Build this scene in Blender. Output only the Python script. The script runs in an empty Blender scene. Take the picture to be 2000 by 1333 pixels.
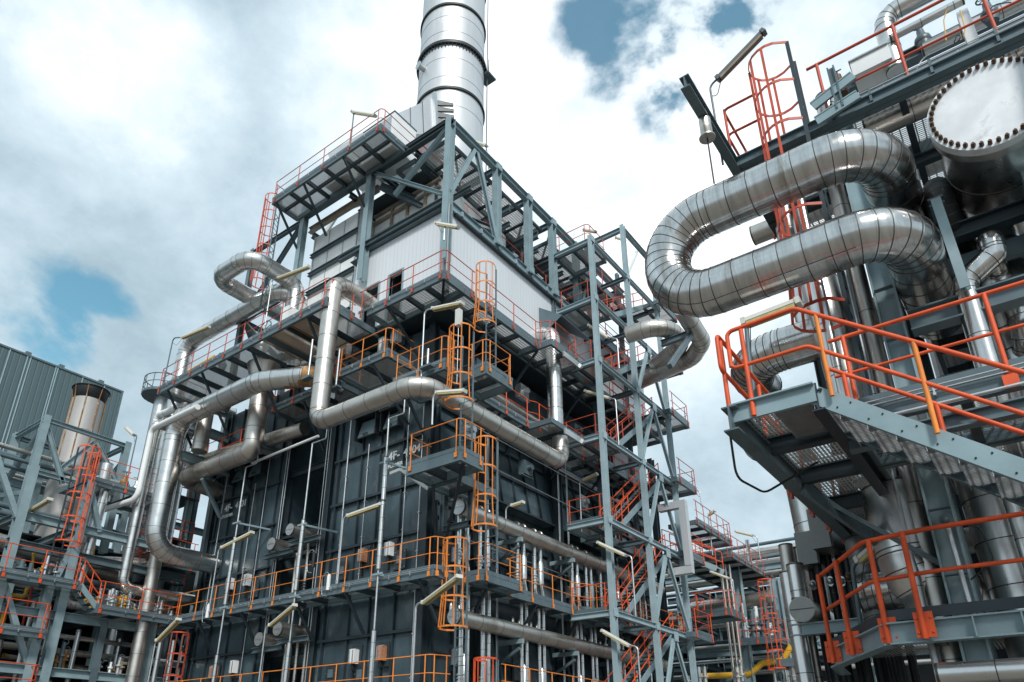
import bpy, math, random
from mathutils import Vector, Matrix
random.seed(7)
R = math.radians
S = bpy.context.scene
# ---------------------------------------------------------------- camera
FPX, PCX, PCY, YAW, PITCH, ROLL, EYE = 1408.0, 960.0, 880.0, .6557, .4102, .0065, 1.7
def _axes():
    cy, sy, cp, sp = math.cos(YAW), math.sin(YAW), math.cos(PITCH), math.sin(PITCH)
    f = Vector((cp*cy, cp*sy, sp)); rt = Vector((sy, -cy, 0)); up = rt.cross(f)
    c, s = math.cos(ROLL), math.sin(ROLL)
    return rt*c+up*s, up*c-rt*s, f
RT, UP, FW = _axes()
cam = bpy.data.objects.new('camera', bpy.data.cameras.new('camera'))
S.collection.objects.link(cam); S.camera = cam
cam.matrix_world = Matrix(((RT.x, UP.x, -FW.x, 0), (RT.y, UP.y, -FW.y, 0), (RT.z, UP.z, -FW.z, EYE), (0, 0, 0, 1)))
cam.data.sensor_width = 36; cam.data.lens = FPX*36/2000
cam.data.shift_x = (1000-PCX)/2000; cam.data.shift_y = (PCY-666.5)/2000
cam.data.clip_start = .1; cam.data.clip_end = 3000
def at(x, y, X=None, Y=None, Z=None):
    "point where the sight line of photo pixel (x,y) meets a plane of the plant's grid"
    d = RT*((x-PCX)/FPX) - UP*((y-PCY)/FPX) + FW
    t = X/d.x if X is not None else Y/d.y if Y is not None else (Z-EYE)/d.z
    return Vector((0, 0, EYE)) + d*t
# ---------------------------------------------------------------- world: sky with clouds
SUN_AZ, SUN_EL = R(223), R(41)      # azimuth (from +X, towards +Y) and elevation of the sun
W = bpy.data.worlds.new('World'); S.world = W; W.use_nodes = True
nt = W.node_tree; N = nt.nodes; L = nt.links; N.clear()
def nd(t, **k):
    n = N.new(t)
    for a, b in k.items(): setattr(n, a, b)
    return n
def mth(op, a, b=None, c=None, clamp=False):
    n = nd('ShaderNodeMath', operation=op); n.use_clamp = clamp
    for i, v in enumerate((a, b, c)):
        if v is None: continue
        if isinstance(v, (int, float)): n.inputs[i].default_value = v
        else: L.new(v, n.inputs[i])
    return n.outputs[0]
def vmth(op, a, b):
    n = nd('ShaderNodeVectorMath', operation=op)
    for i, v in enumerate((a, b)):
        if isinstance(v, (tuple, Vector)): n.inputs[i].default_value = v
        else: L.new(v, n.inputs[i])
    return n
def ramp(v, stops, mode='EASE'):
    n = nd('ShaderNodeValToRGB'); n.color_ramp.interpolation = mode
    e = n.color_ramp.elements
    while len(e) > 1: e.remove(e[-1])
    e[0].position = stops[0][0]; e[0].color = (*stops[0][1], 1)
    for p, c in stops[1:]:
        q = e.new(p); q.color = (*c, 1)
    L.new(v, n.inputs[0]); return n.outputs[0]
out = nd('ShaderNodeOutputWorld'); bg = nd('ShaderNodeBackground'); bg.inputs[1].default_value = .070
sky = nd('ShaderNodeTexSky', sky_type='NISHITA'); sky.sun_disc = False
sky.sun_elevation = SUN_EL; sky.sun_rotation = R(90)-SUN_AZ; sky.air_density = 1.2; sky.dust_density = .6; sky.ozone_density = 2.2
tc = nd('ShaderNodeTexCoord'); gen = tc.outputs['Generated']
def dirpx(x, y):
    d = RT*((x-PCX)/FPX) - UP*((y-PCY)/FPX) + FW
    return d.normalized()
def blob(x, y, rad):            # smooth 0..1 weight round a sky direction
    d = vmth('DOT_PRODUCT', gen, dirpx(x, y)).outputs['Value']
    c0 = math.cos(rad)
    n = nd('ShaderNodeMapRange', interpolation_type='SMOOTHSTEP'); L.new(d, n.inputs[0])
    n.inputs[1].default_value = c0; n.inputs[2].default_value = 1.0
    return n.outputs[0]
def noise(scale, detail, rough, dist=0, off=(0, 0, 0), sc=(1, 1, 1)):
    m = nd('ShaderNodeMapping'); m.inputs['Location'].default_value = off; m.inputs['Scale'].default_value = sc
    L.new(gen, m.inputs[0])
    n = nd('ShaderNodeTexNoise'); n.inputs['Scale'].default_value = scale; n.inputs['Detail'].default_value = detail
    n.inputs['Roughness'].default_value = rough; n.inputs['Distortion'].default_value = dist
    L.new(m.outputs[0], n.inputs['Vector']); return n.outputs['Fac']
n1 = noise(3.6, 12, .62, .0, (1.3, .2, .7), (1, 1, 1.5))
n2 = noise(2.4, 10, .56, .15, (4.1, 2.2, .3), (1, 1, 1.6))
n3 = noise(9, 6, .6, .2, (2, 5, 1))
n4 = noise(6.5, 12, .64, .1, (.6, 8.3, 2.7), (1, 1, 1.4))
# cover: 1 = cloud, 0 = clear blue
nh = noise(5.2, 7, .54, .15, (7.7, 3.1, 5.5), (1, 1, 1.3))
hsum = mth('ADD', mth('MULTIPLY', blob(1270, 60, .17), .62), mth('ADD', mth('MULTIPLY', blob(1410, 130, .13), .50),
        mth('ADD', mth('MULTIPLY', blob(90, 580, .12), .38), mth('ADD', mth('MULTIPLY', blob(1660, -30, .16), .34), mth('MULTIPLY', blob(200, 640, .08), .42)))))
holes = mth('MULTIPLY', hsum, mth('ADD', mth('MULTIPLY', mth('SUBTRACT', nh, .5), 7.0), .62))
cover = mth('SUBTRACT', mth('ADD', mth('MULTIPLY', n1, 1.3), .20), holes)
cover = mth('ADD', mth('MULTIPLY', mth('SUBTRACT', n3, .5), .35), cover)
mr = nd('ShaderNodeMapRange', interpolation_type='SMOOTHSTEP'); L.new(cover, mr.inputs[0])
mr.inputs[1].default_value = .10; mr.inputs[2].default_value = .60; mr.inputs[3].default_value = .06
# brightness of the cloud
white = mth('ADD', mth('MULTIPLY', blob(1180, 330, .50), .52), mth('ADD', mth('MULTIPLY', blob(210, 130, .17), .42), mth('ADD', mth('MULTIPLY', blob(250, 300, .16), .10), mth('MULTIPLY', blob(90, 660, .10), .12))))
grey = mth('ADD', mth('MULTIPLY', blob(60, 420, .26), .16), mth('ADD', mth('MULTIPLY', blob(620, 150, .30), .10), mth('ADD', mth('MULTIPLY', blob(1480, 950, .33), .08), mth('MULTIPLY', blob(380, 480, .25), .08))))
br = mth('ADD', mth('MULTIPLY', mth('SUBTRACT', n2, .5), 1.1), mth('ADD', .39, mth('SUBTRACT', white, grey)))
br = mth('ADD', br, mth('MULTIPLY', mth('SUBTRACT', n4, .5), .8))
br = mth('ADD', br, mth('MULTIPLY', mth('SUBTRACT', n3, .5), .25))
ccol = ramp(br, [(0.0, (2.5, 3.45, 4.05)), (.25, (3.65, 4.7, 5.35)), (.5, (5.0, 6.1, 6.75)), (.72, (7.0, 7.7, 8.15)), (.95, (10, 10.1, 10.2))], 'LINEAR')
blue = nd('ShaderNodeMix', data_type='RGBA', blend_type='MULTIPLY'); blue.inputs[0].default_value = 1
L.new(sky.outputs[0], blue.inputs[6]); blue.inputs[7].default_value = (.95, 1.45, 1.22, 1)
mx = nd('ShaderNodeMix', data_type='RGBA'); L.new(mr.outputs[0], mx.inputs[0])
L.new(blue.outputs[2], mx.inputs[6]); L.new(ccol, mx.inputs[7])
L.new(mx.outputs[2], bg.inputs[0]); L.new(bg.outputs[0], out.inputs[0])
# ---------------------------------------------------------------- sun through thin cloud, exposure
sl = bpy.data.lights.new('sun', 'SUN'); sl.energy = 1.5; sl.angle = R(11); sl.color = (1, .975, .93)
so = bpy.data.objects.new('sun', sl); S.collection.objects.link(so); so.location = (0, 0, 60)
sd = Vector((math.cos(SUN_EL)*math.cos(SUN_AZ), math.cos(SUN_EL)*math.sin(SUN_AZ), math.sin(SUN_EL)))
so.rotation_euler = sd.to_track_quat('Z', 'Y').to_euler()
S.view_settings.view_transform = 'Standard'; S.view_settings.look = 'None'
S.view_settings.exposure = 1.02; S.view_settings.gamma = 1; S.view_settings.use_curve_mapping = False
# ---------------------------------------------------------------- materials
def mat(name, col, rough=.5, metal=0, var=.12, vscale=3, bump=0, bscale=20, streak=0, col2=None, c2=.5, spec=.5, ms=None):
    m = bpy.data.materials.new(name); m.use_nodes = True; t = m.node_tree; n = t.nodes; l = t.links
    b = n['Principled BSDF']; b.inputs['Metallic'].default_value = metal; b.inputs['Specular IOR Level'].default_value = spec
    tcn = n.new('ShaderNodeTexCoord'); mp = n.new('ShaderNodeMapping'); l.new(tcn.outputs['Object'], mp.inputs[0])
    if streak: mp.inputs['Scale'].default_value = (1, 1, 1/streak)
    if ms: mp.inputs['Scale'].default_value = ms
    nz = n.new('ShaderNodeTexNoise'); nz.inputs['Scale'].default_value = vscale; nz.inputs['Detail'].default_value = 6; nz.inputs['Roughness'].default_value = .62
    l.new(mp.outputs[0], nz.inputs['Vector'])
    rp = n.new('ShaderNodeValToRGB'); e = rp.color_ramp.elements
    e[0].position = .28; e[1].position = .72
    e[0].color = (*[max(0, c*(1-var)) for c in col], 1); e[1].color = (*[min(1, c*(1+var)) for c in col], 1)
    l.new(nz.outputs['Fac'], rp.inputs[0]); src = rp.outputs[0]
    if col2:
        n2_ = n.new('ShaderNodeTexNoise'); n2_.inputs['Scale'].default_value = vscale*.55; n2_.inputs['Detail'].default_value = 7; n2_.inputs['Roughness'].default_value = .68
        l.new(mp.outputs[0], n2_.inputs['Vector'])
        r2 = n.new('ShaderNodeMapRange'); r2.inputs[1].default_value = c2; r2.inputs[2].default_value = c2+.12; l.new(n2_.outputs['Fac'], r2.inputs[0])
        mxx = n.new('ShaderNodeMix'); mxx.data_type = 'RGBA'; l.new(r2.outputs[0], mxx.inputs[0]); l.new(src, mxx.inputs[6]); mxx.inputs[7].default_value = (*col2, 1)
        src = mxx.outputs[2]
    l.new(src, b.inputs['Base Color'])
    rr = n.new('ShaderNodeMapRange'); l.new(nz.outputs['Fac'], rr.inputs[0]); rr.inputs[3].default_value = max(.03, rough*.75); rr.inputs[4].default_value = min(1, rough*1.25)
    l.new(rr.outputs[0], b.inputs['Roughness'])
    if bump:
        nb = n.new('ShaderNodeTexNoise'); nb.inputs['Scale'].default_value = bscale; nb.inputs['Detail'].default_value = 3; l.new(mp.outputs[0], nb.inputs['Vector'])
        bp = n.new('ShaderNodeBump'); bp.inputs['Strength'].default_value = bump; bp.inputs['Distance'].default_value = .02
        l.new(nb.outputs['Fac'], bp.inputs['Height']); l.new(bp.outputs[0], b.inputs['Normal'])
    return m
M = {}
M['teal'] = mat('steel_paint_blue_grey', (.235, .325, .355), .42, 0, .16, 1.6, .05, 30, col2=(.17, .15, .125), c2=.655)
M['pale'] = mat('steel_paint_pale', (.31, .41, .445), .42, 0, .14, 1.6, .05, 30, col2=(.22, .20, .17), c2=.66)
M['slate'] = mat('steel_paint_slate', (.095, .138, .158), .42, 0, .2, 1.2, .05, 30, col2=(.05, .06, .065), c2=.58)
M['dark'] = mat('steel_dark_and_shaded', (.022, .036, .045), .45, 0, .25, 1.3)  # dark steel; on deck undersides the shade is put into this colour
M['wall'] = mat('furnace_wall_paint', (.050, .082, .098), .30, 0, .4, .9, .12, 6, streak=2.5, col2=(.16, .18, .185), c2=.55)  # lighter noise patches put reflections on the wall into its colour
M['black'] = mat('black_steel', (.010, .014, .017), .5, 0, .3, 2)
M['alu'] = mat('aluminium_jacket', (.68, .675, .66), .29, 1, .12, 2.2, .07, 4, col2=(.50, .49, .465), c2=.60)
M['alud'] = mat('aluminium_jacket_dull_tan', (.60, .565, .52), .40, 1, .14, 1.6, .08, 5, col2=(.44, .40, .35), c2=.56)  # same metal, rougher; its tan reflection is put into the colour
M['ss'] = mat('stainless_jacket', (.60, .59, .575), .21, 1, .26, 1.6, .16, 2.2, col2=(.36, .33, .29), c2=.56, ms=(.7, 5, .7))
M['seam'] = mat('jacket_seam', (.10, .095, .09), .5, .7, .2, 6)
M['stk'] = mat('stack_steel', (.60, .615, .63), .5, .45, .12, .6, .05, 3, streak=6, col2=(.42, .42, .42), c2=.60)
M['rust'] = mat('rust_stain', (.36, .19, .07), .6, .3, .35, 3, .1, 12, col2=(.5, .46, .4), c2=.52)
M['stained'] = mat('stained_primer', (.27, .22, .17), .6, 0, .3, 2, col2=(.45, .42, .36), c2=.55)
M['orange'] = mat('safety_orange', (.68, .085, .016), .55, 0, .26, 4, col2=(.50, .065, .016), c2=.6)
M['amber'] = mat('lit_orange', (.74, .23, .035), .55, 0, .24, 4, col2=(.62, .14, .025), c2=.6)  # yellower orange: the light on these rails is put into the colour
M['red'] = mat('red_backlit_orange', (.50, .068, .028), .55, 0, .26, 4, col2=(.42, .05, .02), c2=.6)  # orange darkened to red: backlighting of the high rails put into colour
M['yellow'] = mat('yellow_paint', (.72, .40, .03), .45, 0, .15, 3)
M['white'] = mat('white_paint', (.78, .80, .80), .5, 0, .06, 2)
M['lamp'] = mat('lamp_housing', (.60, .60, .55), .4, 0, .08, 3)
M['lens'] = mat('lamp_lens', (.50, .40, .18), .25, 0, .18, 8, streak=3)
M['galv'] = mat('galvanised_tube', (.55, .57, .58), .38, .8, .12, 6)
M['copper'] = mat('rusty_box', (.55, .24, .12), .6, .2, .3, 10)
M['meshv'] = None
M['greybox'] = mat('grey_box_steel', (.17, .17, .165), .45, .6, .2, 2, col2=(.1, .1, .1), c2=.6)
M['conc'] = mat('concrete_ground', (.17, .155, .135), .9, 0, .15, .15, .1, 4)
def clad(name, col, pitch, axis, depth=.35, rough=.45, streak=True, metal=0.):
    m = mat(name, col, rough, metal, .06, .35, col2=tuple(c*.8 for c in col), c2=.57, streak=6)
    t = m.node_tree; n = t.nodes; l = t.links; b = n['Principled BSDF']
    tcn = n.new('ShaderNodeTexCoord'); sp = n.new('ShaderNodeSeparateXYZ'); l.new(tcn.outputs['Object'], sp.inputs[0])
    ax = n.new('ShaderNodeMath'); ax.operation = 'ADD'; l.new(sp.outputs[0], ax.inputs[0]); l.new(sp.outputs[1], ax.inputs[1])
    pp = n.new('ShaderNodeMath'); pp.operation = 'PINGPONG'; l.new(ax.outputs[0], pp.inputs[0]); pp.inputs[1].default_value = pitch/2
    r = n.new('ShaderNodeMapRange'); l.new(pp.outputs[0], r.inputs[0]); r.inputs[1].default_value = pitch*.06; r.inputs[2].default_value = pitch*.16
    bp = n.new('ShaderNodeBump'); bp.inputs['Strength'].default_value = depth; bp.inputs['Distance'].default_value = .04
    l.new(r.outputs[0], bp.inputs['Height']); l.new(bp.outputs[0], b.inputs['Normal'])
    mx_ = n.new('ShaderNodeMix'); mx_.data_type = 'RGBA'; mx_.blend_type = 'MULTIPLY'; mx_.inputs[0].default_value = 1
    old = b.inputs['Base Color'].links[0].from_socket
    r2 = n.new('ShaderNodeMapRange'); l.new(r.outputs[0], r2.inputs[0]); r2.inputs[3].default_value = .93 if pitch < .3 else .8; r2.inputs[4].default_value = 1
    l.new(old, mx_.inputs[6]); l.new(r2.outputs[0], mx_.inputs[7]); l.new(mx_.outputs[2], b.inputs['Base Color'])
    return m
M['clad'] = clad('white_cladding', (.66, .69, .72), .22, 0, .16)
M['cladg'] = clad('grey_green_cladding', (.075, .120, .128), .55, 0, .6)
def gratmat(name, col, px, py, fx, fy):
    m = bpy.data.materials.new(name); m.use_nodes = True; t = m.node_tree; n = t.nodes; l = t.links; b = n['Principled BSDF']
    b.inputs['Base Color'].default_value = (*col, 1); b.inputs['Roughness'].default_value = .5; b.inputs['Metallic'].default_value = .3
    tcn = n.new('ShaderNodeTexCoord'); sp = n.new('ShaderNodeSeparateXYZ'); l.new(tcn.outputs['Object'], sp.inputs[0])
    def bar(o, p, f):
        a = n.new('ShaderNodeMath'); a.operation = 'PINGPONG'; l.new(o, a.inputs[0]); a.inputs[1].default_value = p/2
        c = n.new('ShaderNodeMath'); c.operation = 'LESS_THAN'; l.new(a.outputs[0], c.inputs[0]); c.inputs[1].default_value = p*f/2
        return c.outputs[0]
    mm = n.new('ShaderNodeMath'); mm.operation = 'MAXIMUM'; l.new(bar(sp.outputs[0], px, fx), mm.inputs[0]); l.new(bar(sp.outputs[1], py, fy), mm.inputs[1])
    tr = n.new('ShaderNodeBsdfTransparent'); mxs = n.new('ShaderNodeMixShader')
    l.new(mm.outputs[0], mxs.inputs[0]); l.new(tr.outputs[0], mxs.inputs[1]); l.new(b.outputs[0], mxs.inputs[2])
    l.new(mxs.outputs[0], n['Material Output'].inputs[0]); return m
M['grate'] = gratmat('steel_grating', (.50, .51, .50), .05, .12, .30, .18)
M['gratey'] = gratmat('steel_grating_along', (.50, .51, .50), .12, .05, .18, .30)
M['mesh'] = gratmat('open_mesh', (.30, .32, .32), .045, .045, .26, .26)
M['meshv'] = gratmat('riser_mesh', (.035, .045, .05), .05, .05, .2, .2)
for l_ in list(M['meshv'].node_tree.links):
    if l_.from_socket.name == 'Y': _t = l_.to_socket; M['meshv'].node_tree.links.new(l_.from_node.outputs[2], _t)
# ---------------------------------------------------------------- mesh building
COL = S.collection
def V(*a): return Vector(a)
class MB:
    def __init__(s): s.v = []; s.f = []; s.mi = []; s.sm = []
    def add(s, vs, fs, m=0, smooth=False):
        o = len(s.v); s.v += [tuple(v) for v in vs]
        for f in fs: s.f.append(tuple(i+o for i in f)); s.mi.append(m); s.sm.append(smooth)
    def box(s, x0, x1, y0, y1, z0, z1, m=0):
        s.add([(x0, y0, z0), (x1, y0, z0), (x1, y1, z0), (x0, y1, z0), (x0, y0, z1), (x1, y0, z1), (x1, y1, z1), (x0, y1, z1)],
              [(0, 3, 2, 1), (4, 5, 6, 7), (0, 1, 5, 4), (1, 2, 6, 5), (2, 3, 7, 6), (3, 0, 4, 7)], m)
    def prism(s, prof, p, q, up=(0, 0, 1), m=0):
        p = Vector(p); q = Vector(q); d = (q-p).normalized(); up = Vector(up)
        if abs(d.dot(up)) > .98: up = Vector((0, 1, 0)) if abs(d.y) < .9 else Vector((1, 0, 0))
        sd_ = d.cross(up).normalized(); u = sd_.cross(d).normalized(); k = len(prof)
        vs = [p+sd_*a+u*b for a, b in prof]+[q+sd_*a+u*b for a, b in prof]
        s.add(vs, [tuple(range(k-1, -1, -1)), tuple(range(k, 2*k))]+[(i, (i+1) % k, k+(i+1) % k, k+i) for i in range(k)], m)
    def ibeam(s, p, q, h=.3, w=.2, up=(0, 0, 1), t=.02, m=0):
        w /= 2; h /= 2; a = t/2+.002
        s.prism([(-w, -h), (w, -h), (w, -h+t), (a, -h+t), (a, h-t), (w, h-t), (w, h), (-w, h), (-w, h-t), (-a, h-t), (-a, -h+t), (-w, -h+t)], p, q, up, m)
    def chan(s, p, q, h=.2, w=.08, up=(0, 0, 1), t=.012, m=0, flip=1):
        h /= 2; pr = [(0, -h), (w, -h), (w, -h+t), (t, -h+t), (t, h-t), (w, h-t), (w, h), (0, h)]
        if flip < 0: pr = [(-a, b) for a, b in pr][::-1]
        s.prism(pr, p, q, up, m)
    def bar(s, p, q, h=.1, w=.1, up=(0, 0, 1), m=0):
        w /= 2; h /= 2; s.prism([(-w, -h), (w, -h), (w, h), (-w, h)], p, q, up, m)
    def sweep(s, pts, rad, seg=12, m=0, caps=True, closed=False, smooth=True):
        n = len(pts); pts = [Vector(p) for p in pts]
        if not hasattr(rad, '__len__'): rad = [rad]*n
        tg = []
        for i in range(n):
            a = pts[(i-1) % n] if (closed or i) else pts[0]; b = pts[(i+1) % n] if (closed or i < n-1) else pts[-1]
            tg.append((b-a).normalized())
        u = Vector((0, 0, 1)) if abs(tg[0].z) < .9 else Vector((1, 0, 0))
        u = (u-tg[0]*u.dot(tg[0])).normalized(); vs = []
        for i in range(n):
            u = (u-tg[i]*u.dot(tg[i])).normalized(); w = tg[i].cross(u)
            for k in range(seg):
                a = 2*math.pi*k/seg; vs.append(pts[i]+(u*math.cos(a)+w*math.sin(a))*rad[i])
        fs = []
        for i in range(n if closed else n-1):
            j = (i+1) % n
            for k in range(seg): fs.append((i*seg+k, i*seg+(k+1) % seg, j*seg+(k+1) % seg, j*seg+k))
        s.add(vs, fs, m, smooth)
        if caps and not closed:
            s.add(vs[:seg], [tuple(range(seg-1, -1, -1))], m); s.add(vs[-seg:], [tuple(range(seg))], m)
    def tube(s, p, q, r, seg=8, m=0, r2=None): s.sweep([p, q], [r, r if r2 is None else r2], seg, m)
    def ring(s, c, ax, R_, r, seg=24, m=0, rs=6):
        ax = Vector(ax).normalized(); u = ax.orthogonal().normalized(); w = ax.cross(u)
        s.sweep([Vector(c)+(u*math.cos(2*math.pi*k/seg)+w*math.sin(2*math.pi*k/seg))*R_ for k in range(seg)], r, rs, m, closed=True)
    def sphere(s, c, r, m=0, k=8):
        pts = []; rr = []
        for i in range(k+1):
            a = math.pi*i/k; pts.append(Vector(c)+Vector((0, 0, -r*math.cos(a)))); rr.append(max(1e-4, r*math.sin(a)))
        s.sweep(pts, rr, 12, m, caps=False)
    def build(s, name, mats, parent=None, label=None):
        if not isinstance(mats, (list, tuple)): mats = [mats]
        if parent is not None: o = parent.location
        else:
            xs, ys, zs = zip(*s.v); o = Vector(((min(xs)+max(xs))/2, (min(ys)+max(ys))/2, min(zs)))
        me = bpy.data.meshes.new(name); me.from_pydata([(x-o.x, y-o.y, z-o.z) for x, y, z in s.v], [], s.f)
        for a in mats: me.materials.append(M[a] if isinstance(a, str) else a)
        me.polygons.foreach_set('material_index', s.mi); me.polygons.foreach_set('use_smooth', s.sm); me.update()
        ob = bpy.data.objects.new(name, me); COL.objects.link(ob)
        if parent is not None:
            if parent.parent: ob.location = (0, 0, 0)
            ob.parent = parent
        else: ob.location = o
        if label: ob['label'] = label
        return ob
def thing(name, label, cat, loc=(0, 0, 0), group=None, kind=None):
    o = bpy.data.objects.new(name, None); COL.objects.link(o); o.location = loc; o.empty_display_size = .3
    o['label'] = label; o['category'] = cat
    if group: o['group'] = group
    if kind: o['kind'] = kind
    return o
def sub(mb, name, mats, part, root, label=None):       # a sub-part: part under a thing, both in the thing's frame
    ob = mb.build(name, mats, root, label); ob.parent = part; return ob
def solo(mb, name, mats, label, cat, group=None):
    o = mb.build(name, mats); o['label'] = label; o['category'] = cat
    if group: o['group'] = group
    return o
def struct(mb, name, mats):
    o = mb.build(name, mats); o['kind'] = 'structure'; return o
def fillet(pts, rad, step=R(9)):
    "round the corners of a polyline; returns points and which of them lie in a bend"
    pts = [Vector(p) for p in pts]; outp = [pts[0]]; bend = [0]
    for i in range(1, len(pts)-1):
        a, b, c = pts[i-1], pts[i], pts[i+1]; d1 = (a-b); d2 = (c-b); l1, l2 = d1.length, d2.length; d1.normalize(); d2.normalize()
        ang = d1.angle(d2)
        if ang > math.pi-.02: outp.append(b); bend.append(0); continue
        rr = rad[i-1] if hasattr(rad, '__len__') else rad
        t = min(rr/math.tan(ang/2), l1*.5 if i > 1 else l1*.98, l2*.5 if i < len(pts)-2 else l2*.98); rr = t*math.tan(ang/2)
        cen = b+(d1+d2).normalized()*(rr/math.sin(ang/2)); s1 = b+d1*t-cen; s2 = b+d2*t-cen
        tot = s1.angle(s2); k = max(3, int(tot/step)); ax = s1.cross(s2).normalized()
        for j in range(k+1):
            outp.append(cen+Matrix.Rotation(tot*j/k, 3, ax) @ s1); bend.append(i)
    outp.append(pts[-1]); bend.append(0)
    return outp, bend
def jacket(mb, pts, r, bendr=None, band=.9, bband=None, seg=24, caps=True, rb=1.018, bw=None, jit=.006, fine=True):
    "an insulated pipe: metal jacket in lengths with dark lap seams, shorter gores in the bends"
    P, B = fillet(pts, bendr if bendr is not None else r*2.2, R(7)); n = len(P)
    S_ = [0]
    for i in range(1, n): S_.append(S_[-1]+(P[i]-P[i-1]).length)
    tot = S_[-1]; bband = bband or max(.18, r*.6); bw = bw or max(.012, r*.035)
    def pos(s_):
        s_ = min(max(s_, 0), tot)
        for i in range(1, n):
            if S_[i] >= s_-1e-9:
                k = (s_-S_[i-1])/max(1e-9, S_[i]-S_[i-1]); return P[i-1].lerp(P[i], k), (P[i]-P[i-1]).normalized(), (B[i] and B[i] == B[i-1])
        return P[-1], (P[-1]-P[-2]).normalized(), 0
    cuts = [0]; s_ = 0
    while True:
        st = bband if pos(s_+.05)[2] else band
        # stop a straight length where a bend begins
        if st == band:
            for i in range(1, n):
                if B[i] and B[i] != B[i-1] and s_+.05 < S_[i-(0 if not B[i-1] else 0)] < s_+band: st = S_[i]-s_; break
        s_ += st
        if s_ >= tot-.04: break
        cuts.append(s_)
    cuts.append(tot)
    for a, b in zip(cuts[:-1], cuts[1:]):
        ss = [a]+[x for x in S_ if a+.02 < x < b-.02]+[b]
        rr = r*(1+random.uniform(-jit, jit)); pp = [pos(x)[0] for x in ss]; ex_ = r*.085
        if a > 0: pp[0] = pp[0]-(pp[1]-pp[0]).normalized()*min(ex_, r*.085)
        if b < tot: pp[-1] = pp[-1]+(pp[-1]-pp[-2]).normalized()*ex_
        mb.sweep(pp, rr, seg, 0, caps=False)
    for c in cuts[1:-1]:
        p, d, _ = pos(c); mb.sweep([p-d*bw/2, p+d*bw/2], [r*rb, r*rb], seg, 1, caps=True)
    if caps:
        for c, sg in ((0, 1), (tot, -1)):
            p, d, _ = pos(c); d = d*sg; mb.sweep([p, p+d*.03], r*1.012, seg, 1, caps=True)
            mb.sweep([p-d*.004, p+d*.01], r*.97, seg, 0, caps=True)
    return cuts
# ---------------------------------------------------------------- builders
g = MB(); g.box(-400, 600, -400, 600, -.3, 0); struct(g, 'ground', 'conc')
POST = {}
def postmesh(matname, hh, tall=0):
    k = (matname, round(hh, 2))
    if k not in POST:
        b = MB(); b.tube((0, 0, -.22), (0, 0, hh), .021, 7)
        b.box(-.055, .055, -.03, -.018, -.22, -.05); b.box(-.055, .055, -.018, .0, -.2, -.18)
        for x in (-.04, .04):
            for z in (-.19, -.08): b.tube((x, -.018, z), (x, .0, z), .012, 6)
        me = bpy.data.meshes.new('post'); me.from_pydata(b.v, [], b.f); me.materials.append(M[matname]); me.polygons.foreach_set('use_smooth', b.sm)
        POST[k] = me
    return POST[k]
def post(parent, p, ang, matname, hh=1.05, fat=1):
    o = bpy.data.objects.new('post', postmesh(matname, hh)); COL.objects.link(o); o.parent = parent
    o.location = Vector(p)-parent.location; o.rotation_euler = (0, 0, ang); o.scale = (fat, fat, 1); return o
def rails(root, lines, z, matname='orange', h=1.05, sp=1.35, toe=True, posts=True, rr=.019, mid=.52, toemat='slate'):
    "lines: polylines (x,y) or (x,y,z) along the deck edge; the outside is on the right of the walking direction"
    hb = MB(); tb = MB()
    for ln in lines:
        pts = [Vector((p[0], p[1], p[2] if len(p) > 2 else z)) for p in ln]
        closed = len(pts) > 2 and (pts[0]-pts[-1]).length < .01
        for hh in (h, mid):
            P, _ = fillet([p+Vector((0, 0, hh)) for p in pts], .18, R(25)); hb.sweep(P, rr if hh == h else rr*.8, 8)
        for a, b in zip(pts[:-1], pts[1:]):
            d = b-a; ln_ = d.length; ang = math.atan2(d.y, d.x)
            if toe:
                n_ = Vector((d.y, -d.x, 0)).normalized()*.006; tb.bar(a+n_+Vector((0, 0, .07)), b+n_+Vector((0, 0, .07)), .14, .008)
            if posts and ln_ > .5:
                k = max(1, round((ln_-.3)/sp)); e = min(.18, ln_*.2)
                for i in range(k+1):
                    q = a+d.normalized()*(e+(ln_-2*e)*i/k); n_ = Vector((d.y, -d.x, 0)).normalized()
                    post(root, q+n_*.015, ang, matname, h, 1.35 if rr > .025 else 1)
    hb.build('handrail', matname, root)
    if toe: tb.build('toe_plate', toemat, root)
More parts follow.
